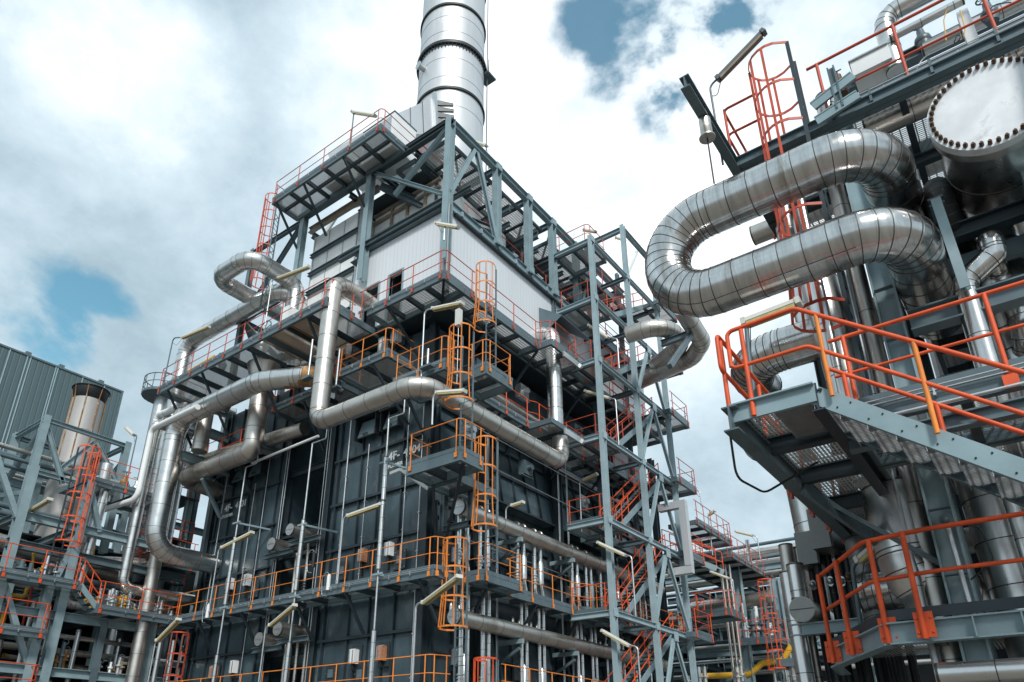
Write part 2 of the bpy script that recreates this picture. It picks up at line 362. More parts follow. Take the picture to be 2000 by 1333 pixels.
def walkway(name, label, rects, z, lines, group=None, matname='orange', braces=(), joist=1.25, fh=.22, joistdir=None, cat='walkway', grate=None, lift=0, h=1.05, sp=1.35, rr=.019):
    cx = sum((r[0]+r[1])/2 for r in rects)/len(rects); cy = sum((r[2]+r[3])/2 for r in rects)/len(rects)
    t = thing(name, label, cat, (cx, cy, z-fh), group)
    fb = MB(); gb = MB()
    for (x0, x1, y0, y1) in rects:
        w = .07
        fb.box(x0, x1, y0, y0+w, z-fh, z-.004); fb.box(x0, x1, y1-w, y1, z-fh, z-.004)
        fb.box(x0, x0+w, y0+w, y1-w, z-fh, z-.004); fb.box(x1-w, x1, y0+w, y1-w, z-fh, z-.004)
        # lower flange
        fb.box(x0-.012, x1+.012, y0-.012, y0+.1, z-fh-.012, z-fh-.001); fb.box(x0-.012, x0+.1, y0+.1, y1, z-fh-.012, z-fh-.001)
        lx, ly = x1-x0, y1-y0; jd = joistdir or ('y' if lx >= ly else 'x')
        if jd == 'y':
            k = max(1, round(lx/joist))
            for i in range(1, k): fb.box(x0+lx*i/k-.055, x0+lx*i/k+.055, y0+w, y1-w, z-fh+.01, z-.035, 1)
        else:
            k = max(1, round(ly/joist))
            for i in range(1, k): fb.box(x0+w, x1-w, y0+ly*i/k-.055, y0+ly*i/k+.055, z-fh+.01, z-.035, 1)
        gb.box(x0+w+.002, x1-w-.002, y0+w+.002, y1-w-.002, z-.032, z-.002)
    fb.build('deck_frame', ['slate', 'dark'], t); gb.build('grating', grate or 'grate', t)
    if lines: rails(t, lines, z, matname, h=h, sp=sp, rr=rr)
    if lines:
        cb = MB(); n_c = 0
        for ln in lines[:1]:
            for a_, c_ in zip(ln[:-1], ln[1:]):
                a_ = V(a_[0], a_[1], z); c_ = V(c_[0], c_[1], z); dd = c_-a_
                if dd.length < 2.5: continue
                nn = V(dd.y, -dd.x, 0).normalized(); u_ = dd.normalized()
                for off, hz_ in ((.07, .03), (.06, -.02)): cb.tube(a_+nn*off+u_*.1+V(0, 0, hz_), c_+nn*off-u_*.1+V(0, 0, hz_), .011, 5)
                k_ = int(dd.length/.9)
                for i_ in range(1, k_): q_ = a_+dd*i_/k_; cb.bar(q_+nn*.0+V(0, 0, -.08), q_+nn*.09+V(0, 0, -.08), .03, .03); cb.bar(q_+nn*.075+V(0, 0, -.09), q_+nn*.075+V(0, 0, .05), .02, .02)
                n_c += 1
        if n_c: cb.build('conduit', 'galv', t)
    for (p, q) in braces:
        b = MB(); b.bar(p, q, .09, .09); b.build('support_brace', 'dark', t)
    return t
def caged_ladder(label, x, y, z0, z1, ang, matname='orange', cage0=2.2, group=None, railmat='slate', w=.45, R_=.37, hoop=.9, top=1.05):
    "ang: direction the climber's back faces (cage bulges that way)"
    t = thing('caged_ladder', label, 'ladder', (x, y, z0), group)
    c, s_ = math.cos(ang), math.sin(ang); o = Vector((c, s_, 0)); sd_ = Vector((-s_, c, 0)); P = Vector((x, y, 0))
    for k in (-1, 1):
        b = MB(); b.bar(P+sd_*k*w/2+V(0, 0, z0), P+sd_*k*w/2+V(0, 0, z1+top), .065, .03, up=o); b.build('ladder_rail', railmat, t)
    b = MB(); z = z0+.25; b.tube(P-sd_*w/2+V(0, 0, z), P+sd_*w/2+V(0, 0, z), .013, 6); r0_ = b.build('rung', railmat, t); dz = .28
    while z+dz < z1:
        o_ = r0_.copy(); COL.objects.link(o_); o_.parent = t; o_.location = (0, 0, dz); dz += .28
    b = MB(); zc0 = z0+cage0; k = max(1, round((z1+top-zc0)/hoop)); r0 = R_
    def hp(a, z, r): return P+o*(.38+r*math.cos(a)-.02)+sd_*r*math.sin(a)+V(0, 0, z)
    for i in range(k+1):
        z = zc0+(z1+top-zc0)*i/k; r = r0*(1.18 if i == 0 else 1)
        arc = [P-sd_*w/2+V(0, 0, z)]+[hp(a, z, r) for a in [R(q) for q in range(-110, 111, 20)]]+[P+sd_*w/2+V(0, 0, z)]
        for u, v in zip(arc[:-1], arc[1:]): b.bar(u, v, .055, .012)
    for a in (-80, -40, 0, 40, 80):
        a = R(a); b.bar(hp(a, zc0, r0*1.18), hp(a, zc0+.9 if k > 1 else z1+top, r0), .045, .012, up=o)
        if k > 1: b.bar(hp(a, zc0+.9, r0), hp(a, z1+top, r0), .045, .012, up=o)
    b.build('safety_cage', matname, t)
    return t
def tube_lamp(label, base, top, a, b_, group='tube lamps on bent poles', lensdown=V(0, 0, -1), w=.17, pr=.03, clamp=True, polemat='galv', hm='lamp', lm='lens'):
    "pole from base up to top, bending over to the near end a of the lamp; lamp runs a -> b_"
    base, top, a, b_ = map(Vector, (base, top, a, b_))
    t = thing('tube_lamp', label, 'lamp', tuple(base), group)
    P, _ = fillet([base, top, a+(b_-a)*.05], .16, R(15)); m = MB(); m.sweep(P, pr, 8)
    m.build('pole', polemat, t)
    d = (b_-a).normalized(); m = MB(); m.prism([(-w/2, -.02), (w/2, -.02), (w*.32, .06), (-w*.32, .06)], a, b_, -lensdown); 
    m.bar(a-d*.02, a+d*.05, .11, w+.02, -lensdown); m.bar(b_-d*.05, b_+d*.02, .11, w+.02, -lensdown); m.build('housing', hm, t)
    m = MB(); l = lensdown*.055; m.prism([(-w*.42, -.03), (w*.42, -.03), (w*.46, .03), (-w*.46, .03)], a+d*.06+l, b_-d*.06+l, -lensdown); l2_ = l*1.62; m.bar(a+d*.08+l2_, b_-d*.08+l2_, .012, w*.12, -lensdown, m=1); m.build('lens', [lm, 'slate'], t)
    m = MB(); P2, _ = fillet([top+V(0, 0, -.25), top+V(.05, .0, -.3)+(a-top)*.4+V(0, 0, -.1), a+V(0, 0, -.02)+d*.1], .1, R(25)); m.sweep(P2, .008, 5); m.build('cable', 'black', t)
    return t
def pipe(label, pts, r, mats=('alu', 'seam'), bend=None, band=.9, group=None, seg=24, name='insulated_pipe', cat='pipe', bband=None, caps=True, jit=.006):
    m = MB(); jacket(m, pts, r, bend, band, bband, seg, caps, jit=jit); return solo(m, name, list(mats), label, cat, group)
# ---------------------------------------------------------------- furnace with two slate-blue casings and a terraced side
YA0, YA1, YB0, YB1, XF = 16.4, 21.75, 24.95, 30.1, 17.8
t = thing('reformer_furnace', 'big slate-blue furnace casing at the corner lettered 4F-4104', 'furnace', (24, 19, 0))
b = MB(); b.box(XF, 36, YA0+.15, YA1, 0, 17.6); b.build('casing', 'wall', t)
VA = [16.72, 17.82, 19.05, 20.1, 21.4]; HZ = [(0, 2.1), (2.1, 3.75), (3.75, 5.78), (5.78, 9.17), (9.17, 11.03), (11.03, 12.93), (12.93, 15.4), (15.4, 17.6)]
b = MB()
for y in VA[1:-1]: b.box(XF-.10, XF-.003, y-.025, y+.025, 0, 17.58)
for y in (VA[0], VA[-1]): b.box(XF-.14, XF-.003, y-.03, y+.03, 0, 17.58)
for z0, z1 in HZ[1:]: b.box(XF-.13, XF-.004, YA0+.4, YA1-.1, z0-.045, z0+.045); b.box(XF-.142, XF-.131, YA0+.4, YA1-.1, z0-.055, z0+.05)
b.build('stiffener', 'dark', t)
for y in (16.55, 21.9):
    b = MB(); b.ibeam((XF-.02, y, 0), (XF-.02, y, 17.6), .3, .3, up=(1, 0, 0)); b.build('corner_column', 'dark', t)
def hatch(root, y0, y1, z0, z1):
    b = MB(); x = XF-.02
    b.add([(x-.30, y0, z0), (x-.30, y1, z0), (x-.10, y1, z1), (x-.10, y0, z1), (x-.36, y0, z0+.02), (x-.36, y1, z0+.02), (x-.16, y1, z1+.02), (x-.16, y0, z1+.02)],
          [(0, 1, 2, 3), (7, 6, 5, 4), (4, 5, 1, 0), (5, 6, 2, 1), (6, 7, 3, 2), (7, 4, 0, 3)])
    h = b.build('inspection_hatch', 'slate', root)
    b = MB(); b.box(x-.42, x+.01, y0-.14, y0-.10, z0-.05, z1+.12); b.box(x-.42, x+.01, y1+.10, y1+.14, z0-.05, z1+.12); b.box(x-.46, x+.01, y0-.2, y1+.2, z1+.12, z1+.2)
    sub(b, 'hatch_frame', 'black', h, root)
    b = MB(); b.box(x-.41, x-.385, (y0+y1)/2-.12, (y0+y1)/2+.12, z0+.08, z0+.12); b.box(x-.39, x-.36, (y0+y1)/2-.12, (y0+y1)/2-.09, z0+.08, z0+.12); b.box(x-.39, x-.36, (y0+y1)/2+.09, (y0+y1)/2+.12, z0+.08, z0+.12); sub(b, 'handle', 'black', h, root)
hatch(t, 19.22, 20.12, 13.5, 14.25); hatch(t, 17.98, 18.7, 13.5, 14.15)
def lettering(root, txt, x, y, z, size, name='lettering', gap=1):
    c = bpy.data.curves.new('t', 'FONT'); c.body = txt; c.size = size; c.extrude = .004; c.offset = .008*size/.45; c.space_character = gap
    o = bpy.data.objects.new('t', c); COL.objects.link(o); dg = bpy.context.evaluated_depsgraph_get(); me = bpy.data.meshes.new_from_object(o.evaluated_get(dg))
    bpy.data.objects.remove(o); n = bpy.data.objects.new(name, me); COL.objects.link(n); me.materials.clear(); me.materials.append(M['white'])
    n.parent = root; n.matrix_basis = Matrix.Translation(Vector((x, y, z))-root.location) @ Matrix(((0, 0, -1, 0), (-1, 0, 0, 0), (0, 1, 0, 0), (0, 0, 0, 1)))
    return n
lettering(t, '4F-', XF-.16, 18.52, 12.22, .47); lettering(t, '4104', XF-.16, 17.72, 12.22, .45, gap=.95); lettering(t, 'REFORMER', XF-.16, 18.74, 11.90, .205)
# terraced right-hand side: sloping panels between tall columns, dark gaps at each level
XC = [20.3, 25.35, 30.4, 35.4]
b = MB(); st = MB(); x0s = [18.1, 20.5, 25.6, 30.65]; x1s = [20.1, 25.1, 30.15, 35.2]
for (z0, z1) in ((11.05, 14.1), (7.5, 10.3), (3.9, 6.6), (.2, 3.2)):
    for x0, x1 in zip(x0s, x1s):
        ya, yb = 16.45, 15.95 if x0 > 19 else 16.3
        b.add([(x0, yb, z0), (x1, yb, z0), (x1, ya, z1), (x0, ya, z1), (x0, yb+.5, z0), (x1, yb+.5, z0), (x1, ya+.1, z1), (x0, ya+.1, z1)],
              [(0, 1, 2, 3), (0, 4, 5, 1), (3, 2, 6, 7), (0, 3, 7, 4), (1, 5, 6, 2)])
        k = max(2, round((x1-x0)/.95))
        for i in range(k+1): x = x0+(x1-x0)*i/k; st.bar((x, yb-.05, z0), (x, ya-.05, z1), .1, .035, up=(0, 1, 0))
        for q in (0, .42, .8, 1): y = yb+(ya-yb)*q; z = z0+(z1-z0)*q; st.bar((x0, y-.06, z), (x1, y-.06, z), .07, .12)
b.build('terrace_panel', 'wall', t); st.build('terrace_stiffener', 'dark', t)
for x in XC:
    b = MB(); b.ibeam((x, 15.85, 0), (x, 15.85, 17.6), .34, .3, up=(1, 0, 0), t=.03); b.build('side_column', 'dark', t)
# second casing
t2 = thing('reformer_furnace', 'slate-blue furnace casing lettered 4F-4101, left of the dark gap', 'furnace', (24, 27.5, 0))
b = MB(); b.box(XF, 36, YB0, YB1, 0, 17.6); b.build('casing', 'wall', t2)
b = MB()
for y in (25.4, 26.35, 27.5, 28.85, 29.85): b.box(XF-.10, XF-.003, y-.025, y+.025, 0, 17.58)
for z0, z1 in HZ[1:]: b.box(XF-.13, XF-.004, YB0+.3, YB1-.1, z0-.045, z0+.045)
b.build('stiffener', 'dark', t2)
for y in (24.8, 30.25):
    b = MB(); b.ibeam((XF-.02, y, 0), (XF-.02, y, 17.6), .3, .3, up=(1, 0, 0)); b.build('corner_column', 'dark', t2)
hatch(t2, 27.62, 28.6, 13.55, 14.2); hatch(t2, 26.45, 27.35, 13.55, 14.2)
lettering(t2, '4F-', XF-.16, 29.15, 12.30, .47); lettering(t2, '4101', XF-.16, 28.32, 12.30, .45, gap=.95); lettering(t2, 'REFORMER', XF-.16, 29.42, 12.0, .205)
# dark gap between them
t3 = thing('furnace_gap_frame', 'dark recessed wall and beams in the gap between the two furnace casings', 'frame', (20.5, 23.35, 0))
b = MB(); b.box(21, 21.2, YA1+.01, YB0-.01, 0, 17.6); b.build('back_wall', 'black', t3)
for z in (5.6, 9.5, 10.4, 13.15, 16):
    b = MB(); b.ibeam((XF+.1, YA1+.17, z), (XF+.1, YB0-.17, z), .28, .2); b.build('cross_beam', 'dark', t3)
# ---------------------------------------------------------------- white clad upper house
h = thing('upper_house', 'white ribbed cladding house above the furnace with two dark openings', 'building', (25, 18.3, 18))
b = MB(); XH, YH = 16.9, 15.25; ZT = 22.15
def at2(px, py, X): p = at(px, py, X=X); return p.y, p.z
o1 = (at2(792, 585, XH), at2(817, 508, XH)); 
ops = [(17.62, 18.35, 18.0, 20.25), (19.0, 19.75, 18.0, 20.2)]
# left face with openings, in strips
ys = [YH, 17.62, 18.35, 19.0, 19.75, 20.55]
for i in range(5):
    a, c = ys[i], ys[i+1]; b.box(XH, XH+.12, a+(.0 if i else 0), c, 18.05 if i % 2 == 0 else 20.2, ZT)
b.box(XH+.125, 34, YH, YH+.12, 18.05, ZT); b.box(33.8, 33.95, YH+.13, 21.2, 18.05, ZT)
b.build('wall', 'clad', h)
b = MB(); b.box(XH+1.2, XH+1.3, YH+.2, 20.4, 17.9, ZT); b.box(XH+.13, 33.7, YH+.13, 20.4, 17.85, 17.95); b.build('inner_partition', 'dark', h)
for y0, y1, z0, z1 in ops:
    b = MB(); b.box(XH-.05, XH+.14, y1-.0, y1+.12, z0, z1); b.box(XH-.05, XH+.14, y0-.06, y0, z0, z1); b.box(XH-.05, XH+.14, y0-.06, y1+.12, z1+.003, z1+.07); b.build('door_frame', 'teal', h)
b = MB(); b.box(XH-.1, 34, YH-.16, YH-.02, ZT-.1, ZT+.02); b.box(XH-.1, 34, YH-.16, YH-.14, ZT+.021, ZT+.1)
for i in range(14): x = XH+.6+i*1.25; b.box(x-.05, x+.05, YH-.25, YH-.161, ZT-.12, ZT+.12)
b.build('gutter', 'teal', h)
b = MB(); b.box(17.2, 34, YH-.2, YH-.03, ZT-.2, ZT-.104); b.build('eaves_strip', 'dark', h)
b = MB(); b.box(XH-.02, 34, YH-.01, 21, ZT+.01, ZT+.06); b.build('roof', 'slate', h)
b = MB(); b.ibeam((XH-.14, 15.3, ZT+.15), (XH-.14, 20.5, ZT+.15), .26, .2); b.build('eaves_beam', 'slate', h)
b = MB(); b.tube((XH-.12, YH-.12, 18), (XH-.12, YH-.12, ZT), .13, 12); b.build('corner_post', 'slate', h)
# canopy on the right-hand side
c0 = MB(); c0.add([(23.3, YH-.02, 20.9), (25.9, YH-.02, 20.9), (26.3, YH-1.15, 20.1), (23.4, YH-1.15, 20.1), (23.3, YH-.02, 20.94), (25.9, YH-.02, 20.94), (26.3, YH-1.15, 20.14), (23.4, YH-1.15, 20.14)],
    [(3, 2, 1, 0), (4, 5, 6, 7), (0, 1, 5, 4), (1, 2, 6, 5), (2, 3, 7, 6), (3, 0, 4, 7)]); c0.add([(23.3, YH-.03, 20.9), (23.4, YH-1.15, 20.1), (23.3, YH-.03, 19.3)], [(0, 1, 2)]); c0.build('canopy', 'slate', h)
# white ribbed duct box behind the house, with channel ribs
d = thing('flue_duct_box', 'white panelled duct box with dark horizontal ribs left of the clad house', 'duct', (19, 23, 18))
XD = 17.35; yl, yr = 24.45, 21.25
b = MB(); b.box(XD, 22, yr, yl, 18.3, 25.6)
b.build('panel', 'white', d)
for k in range(5):
    z = 20.0+k*1.1
    b = MB(); b.chan((XD-.012, yl+.08, z), (XD-.012, yr-.08, z), .16, .16, flip=1, t=.014); b.bar((XD-.08, yl+.08, z+.09), (XD-.08, yr-.08, z+.09), .012, .17); b.build('rib', 'slate', d)
b = MB()
for y in (22.25, 23.35): b.box(XD-.035, XD-.002, y-.02, y+.02, 18.4, 25.5)
for y in (yl-.03, yr+.03): b.box(XD-.06, XD-.003, y-.03, y+.03, 18.4, 25.55)
b.build('seam_strip', 'galv', d)
b = MB(); b.bar((XD+.3, yl, 25.65), (XD+.3, (yl+yr)/2+.3, 26.9), .1, .3, up=(1, 0, 0)); b.bar((XD+.3, (yl+yr)/2+.3, 26.9), (XD+.3, yr, 26.4), .1, .3, up=(1, 0, 0)); b.build('gable_edge', 'white', d)
b = MB(); b.box(XD-.1, XD, yr-.45, yr-.1, 17.5, 26.6); b.build('edge_flange', 'galv', d)
# dark sheets added to stand for the shade inside the truss
b = MB(); b.box(17.4, 21.5, 17.3, 21.5, 25.75, 25.82); b.box(22.9, 23.0, 17, 21.5, 22.3, 25.7); b.box(18.6, 18.7, 21.1, 24.6, 25.6, 26.4); solo(b, 'truss_shade_sheets', 'dark', 'dark sheets added as shade above the rust-streaked duct inside the roof truss', 'dark sheet')
# second brown-stained duct between box and house roof
d2 = thing('inner_duct', 'rust-streaked white duct under the roof trusses', 'duct', (20, 20, 22))
b = MB(); b.box(18.2, 23, 16.9, 21.1, 22.3, 25.7); b.build('duct_wall', 'white', d2)
for x in (18.15,):
    for z in (23.6, 24.4, 25.2, 25.65): b = MB(); b.box(x-.1, x+.04, 16.9, 21.1, z-.06, z+.06); b.build('rib', 'stained', d2)
for y in (17.8, 18.9, 19.9): b = MB(); b.box(18.08, 18.19, y-.06, y+.06, 22.35, 25.65); b.build('rib', 'stained', d2)
# ---------------------------------------------------------------- walkways round the furnace
G1 = 'grated walkways round the furnace'
def br(x, y, z, dx, dy, n=.95, drop=1.5):    # diagonal knee brace from the outer edge back to the wall
    return ((x, y, z-.25), (x+dx*n, y+dy*n, z-drop))
walkway('walkway', 'lowest walkway along the lettered furnace fronts, at the bottom edge of the photo', [(16.55, 17.6, 15.0, 32.5)], 3.65, [[(16.55, 32.5), (16.55, 15.0), (17.2, 14.75)]], G1, 'amber')
walkway('walkway', 'lowest walkway on the terraced side behind the orange ladder cage', [(17.9, 34, 14.6, 15.7)], 3.65, [[(19.6, 14.6), (34, 14.6)]], G1, 'amber')
walkway('walkway', 'long walkway with amber rails across both furnace fronts below the lettering', [(16.5, 17.6, 14.95, 31.0)], 7.3,
        [[(17.6, 31.0), (16.5, 31.0), (16.5, 14.95), (17.0, 14.75)]], G1, 'amber', [br(16.55, y, 7.3, 1, 0) for y in (15.6, 19, 21.7, 25, 28, 30)])
walkway('walkway', 'walkway with amber rails under the upper tan header pipe on the terraced side', [(17.85, 20.1, 14.05, 14.75), (17.85, 34, 14.76, 15.75)], 7.3,
        [[(17.85, 14.9), (17.85, 14.05), (20.1, 14.05), (20.1, 14.76)], [(20.1, 14.76), (24.6, 14.76), (25.4, 14.3), (34, 14.3)]], G1, 'amber', [br(x, 14.8, 7.3, 0, 1) for x in (19, 22, 25, 28, 31)])
walkway('walkway', 'small blue-grey boxed platform with amber rails hanging off the corner beside the letters', [(15.6, 16.75, 13.2, 15.5)], 10.6,
        [[(16.75, 15.5), (15.6, 15.5), (15.6, 13.2), (16.75, 13.2)]], G1, 'amber', [br(16.7, 15.3, 10.6, 1, .7, 1, 1.9), br(16.0, 13.4, 10.6, 1.7, 2.2, 1, 2.2)], joist=.8, fh=.34, h=1.1)
walkway('walkway', 'short grated bridge behind the hanging corner platform', [(16.77, 18.9, 14.3, 15.6)], 10.5, [], G1, joist=1, fh=.3)
walkway('walkway', 'corner platform with amber rails above the big bent pipe', [(16.07, 17.55, 14.4, 16.9)], 14.4,
        [[(17.5, 16.9), (16.07, 16.9), (16.07, 14.4), (16.6, 14.4)]], G1, 'amber', [br(16.1, 16.5, 14.4, 1, 0, 1.5, 1.9)], joist=.9, fh=.3)
walkway('walkway', 'small boxed platform jutting out at the foot of the upper cage ladder', [(17.1, 18.65, 13.4, 14.9)], 14.4,
        [[(17.1, 14.2), (17.1, 13.4), (18.65, 13.4), (18.65, 14.9)]], G1, 'amber', joist=.8, fh=.34)
walkway('walkway', 'long walkway on the terraced side below the white clad house, second from the top', [(18.67, 21.9, 14.9, 16.1), (21.92, 24.6, 13.85, 16.1), (24.62, 34, 14.9, 16.1)], 14.4,
        [[(18.67, 14.9), (21.9, 14.9), (22.2, 14.75), (24.3, 14.75), (24.6, 14.9), (34, 14.9)]], G1, 'orange', [br(x, 14.95, 14.4, 0, 1, 1, 1.2) for x in (20, 21.6, 25, 28, 31)])
walkway('walkway', 'walkway piece with amber rails in front of the dark furnace top, left of the corner', [(15.95, 17.6, 17.15, 19.95)], 15.75,
        [[(17.3, 19.95), (15.95, 19.95), (15.95, 17.15), (17.3, 17.15)]], G1, 'amber', [br(16, 18.0, 15.75, 1, -.3, 1.6, 2.3)])
walkway('walkway', 'dark walkway with orange rails behind the bent vertical pipe over the furnace gap', [(16.3, 17.6, 20.3, 24.6)], 15.75,
        [[(16.3, 24.6), (16.3, 20.3)]], G1, 'orange', [br(16.4, 22.5, 15.75, 1, 0, 1.3, 2)])
walkway('walkway', 'upper walkway round the corner of the white clad house', [(15.85, 17.0, 14.4, 18.4), (17.02, 21.88, 14.4, 15.5), (21.9, 24.3, 13.75, 15.5), (24.32, 34, 14.4, 15.5)], 18.0,
        [[(15.85, 18.9), (15.85, 14.4), (17.6, 14.4)], [(18.35, 14.4), (21.9, 14.4), (22.15, 13.78), (24.1, 13.78), (24.3, 14.4), (34, 14.4)]], G1, 'red',
        [br(15.9, 17.3, 18, 1, -.2, 1.9, 2.2), ((15.9, 14.45, 17.76), (17.0, 15.5, 17.76)), br(19, 14.5, 18, 0, 1, 1.3, 1.6), br(22, 14.5, 18, 0, 1, 1.3, 1.6), br(26, 14.5, 18, 0, 1, 1.3, 1.6)], joist=1.1, fh=.26)
walkway('walkway', 'wide dark-framed walkway left of the clad house, its grating rust stained below', [(14.4, 17.7, 19.1, 22.9), (14.4, 17.3, 22.92, 31.2)], 18.0,
        [[(17.0, 31.2), (14.4, 31.2), (14.4, 19.1), (15.85, 19.1)]], G1, 'red', [br(14.5, y, 18, 1, 0, 1.9, 2.9) for y in (20.3, 24.0, 27.6, 30.4)], joist=1.3, fh=.28)
rb = MB(); rb.box(14.6, 16.9, 20.4, 21.9, 17.86, 17.965); rb.box(14.7, 16.7, 22.2, 23.4, 17.86, 17.965)
solo(rb, 'rusty_tray', gratmat('rusty_grating', (.40, .27, .15), .05, .12, .5, .3), 'rust-brown stained grating sheet under the wide walkway left of the clad house', 'tray')
# ---------------------------------------------------------------- ladders with cages
GL = 'caged ladders at the furnace corner'
caged_ladder('caged ladder from the upper walkway of the clad house down to the small boxed platform', 17.95, 13.87, 14.4, 18.0, R(180), 'amber', 2.0, GL)
caged_ladder('caged ladder dropping from the corner platform in front of the big bent pipe', 16.5, 13.75, 10.6, 14.4, R(180), 'amber', 2.0, GL, w=.5, R_=.42)
caged_ladder('caged ladder right of the hanging boxed platform beside the letters', 17.7, 13.6, 7.3, 10.6, R(180), 'amber', 1.3, GL, R_=.36)
caged_ladder('caged ladder through the gap in the long amber walkway rail at the corner', 17.62, 14.72, 3.65, 7.3, R(180), 'amber', 1.9, GL, R_=.40)
caged_ladder('caged ladder cut by the bottom edge of the photo below the corner', 18.7, 14.3, 0, 3.65, R(180), 'orange', 2.0, GL, R_=.36)
# ---------------------------------------------------------------- roof truss and top platforms
tr = thing('roof_truss', 'blue-grey steel truss on top of the clad house, running right from the tall corner column', 'truss', (21, 17, 22))
XT = [16.65, 19.9, 22.35, 24.45, 26.7]; YT = 15.1; ZTP, ZBT = 26.55, 22.35
for i, x in enumerate(XT):
    b = MB(); b.ibeam((x, YT, ZBT-(3 if i == 0 else .15)), (x, YT, ZTP+.22), .32, .3, up=(1, 0, 0)); b.build('column', 'teal', tr)
b = MB(); b.ibeam((XT[0], YT, ZTP), (32, YT, ZTP), .36, .26); b.build('top_chord', 'teal', tr)
b = MB(); b.ibeam((XT[0], YT+.1, ZBT), (34, YT+.1, ZBT), .3, .22); b.build('bottom_chord', 'teal', tr)
b = MB(); b.ibeam((XT[0], YT, ZTP), (XT[0], 24.9, ZTP), .4, .26); b.build('front_chord', 'slate', tr)
for p, q in (((18.3, YT, ZTP-.15), (16.8, YT, ZBT+.5)), ((18.4, YT, ZTP-.15), (19.8, YT, ZBT+.2)), ((16.65, 15.2, ZTP-.2), (16.65, 18.2, 24.3)), ((16.6, 19.7, ZTP-.1), (16.6, 15.3, ZBT+.35)),
             ((28.4, YT, ZTP-.1), (26.8, YT, ZBT+.3))):
    b = MB(); b.ibeam(p, q, .16, .18, up=(0, 1, 0)); b.build('diagonal', 'teal', tr)
for y, lab in ((19.8, 'column'), (24.5, 'column')):
    b = MB(); b.ibeam((16.6, y, 18.2 if y > 20 else 20.5), (16.6, y, ZTP+.5), .3, .3, up=(1, 0, 0)); b.build(lab, 'teal', tr)
for x in XT+[29.2, 31.5]:
    for z, hh in ((ZTP-.05, .3), (ZBT+.05, .26)):
        b = MB(); b.ibeam((x, YT+.15, z), (x, 21.5, z), hh, .2); b.build('cross_beam', 'slate', tr)
for x in (21.1, 23.4, 25.6, 28):
    b = MB(); b.ibeam((x, YT+.15, 25.2), (x, 21.5, 25.2), .34, .2); b.build('cross_beam', 'slate', tr)
for y in (17.2, 19.3, 21.4):
    b = MB(); b.ibeam((XT[0]+.1, y, ZTP-.3), (33, y, ZTP-.3), .26, .18); b.build('purlin', 'dark', tr)
for a, c in ((16.7, 19.8), (19.95, 22.3), (22.4, 24.4), (24.5, 26.6)):
    b = MB(); b.bar((a+.2, YT+.2, ZTP-.1), (c-.1, 17.1, ZTP-.1), .1, .1); b.build('wind_brace', 'slate', tr)
for x0, y0, x1, y1 in ((17.2, 19.6, 19.8, 15.4), (20, 21, 22.2, 17.3)):
    b = MB(); b.ibeam((x0, y0, 25.9), (x1, y1, 22.7), .22, .2); b.build('diagonal', 'slate', tr)
col = MB()
G2 = 'grated platforms on top of the furnace'
walkway('roof_platform', 'top platform with red rails cantilevered out left of the truss corner', [(14.95, 16.45, 17.55, 24.9)], 26.5,
        [[(16.45, 24.9), (14.95, 24.9), (14.95, 17.55), (19.5, 17.55)]], G2, 'red', [br(15.0, y, 26.5, 1, 0, 1.6, 2.2) for y in (19.9, 22.6, 24.6)], joist=1.15, fh=.26, cat='platform', sp=1.9)
b = MB(); b.box(15.62, 15.72, 17.7, 24.8, 26.26, 26.44); solo(b, 'platform_beam', 'dark', 'long dark beam under the middle of the cantilevered top platform', 'beam')
walkway('roof_platform', 'grated panels between the tall corner column and the inner roof beams', [(16.95, 24.2, 15.5, 17.2)], 26.2, [], G2, joist=1.05, cat='platform', fh=.16)
walkway('roof_platform', 'grated panels right of the middle of the roof truss, near its top', [(24.7, 31, 15.5, 17.2)], 25.9, [], G2, joist=1.05, cat='platform', fh=.16)
walkway('roof_platform', 'grated strip low behind the middle columns of the roof truss', [(20.2, 30, 17.3, 19.0)], 23.3, [[(20.2, 17.3), (30, 17.3)]], G2, 'red', joist=1.1, cat='platform', fh=.16)
ib = thing('roof_beams', 'heavy stained beams crossing over the panelled duct box under the top platform', 'beams', (18, 22, 25.5))
for p, q, mt in (((17.2, 24.8, 26.1), (17.2, 19.9, 26.1), 'stained'), ((17.3, 24.7, 25.9), (22, 24.7, 25.9), 'slate'), ((17.0, 19.6, 25.9), (21, 16.0, 24.2), 'slate'), ((17.6, 18.9, 26.0), (23.5, 18.9, 23.6), 'slate'), ((17.4, 21.2, 26.0), (24, 21.2, 26.0), 'dark'), ((18.4, 20.9, 25.9), (18.4, 16.9, 25.9), 'stained')):
    b = MB(); b.ibeam(p, q, .3, .22); b.build('beam', mt, ib)
for p, q in (((20.0, YT+.05, 26.3), (22.2, YT+.05, 22.6)), ((24.4, YT+.05, 26.3), (22.5, YT+.05, 22.6)), ((24.6, YT+.05, 26.3), (26.6, YT+.05, 22.6)), ((29.2, YT, 26.3), (31.4, YT, 22.6))):
    b = MB(); b.bar((p[0], 17.2, p[2]), (q[0], 17.2, q[2]), .12, .12); b.build('brace', 'slate', ib)
for x in (18.3, 21.1, 23.4, 25.6, 28.0, 30.4):
    b = MB(); b.ibeam((x, YT+.15, 24.3), (x, 21.2, 24.3), .2, .16); b.build('tie_beam', 'slate', ib); b = MB(); b.ibeam((x, 17.2, 22.4), (x, 17.2, 26.4), .2, .2, up=(1, 0, 0)); b.build('post', 'slate', ib)
walkway('roof_platform', 'narrow grated strip running along inside the truss at its top', [(16.9, 31, 17.35, 18.5)], 26.15, [[(17, 17.35), (30, 17.35)]], G2, 'red', joist=1.1, cat='platform', sp=2)
walkway('roof_platform', 'grated strip high behind the truss near the stack foot', [(19.5, 29, 19.5, 21.2)], 26.15, [[(19.5, 19.5), (29, 19.5)]], G2, 'red', joist=1.3, cat='platform', sp=2)
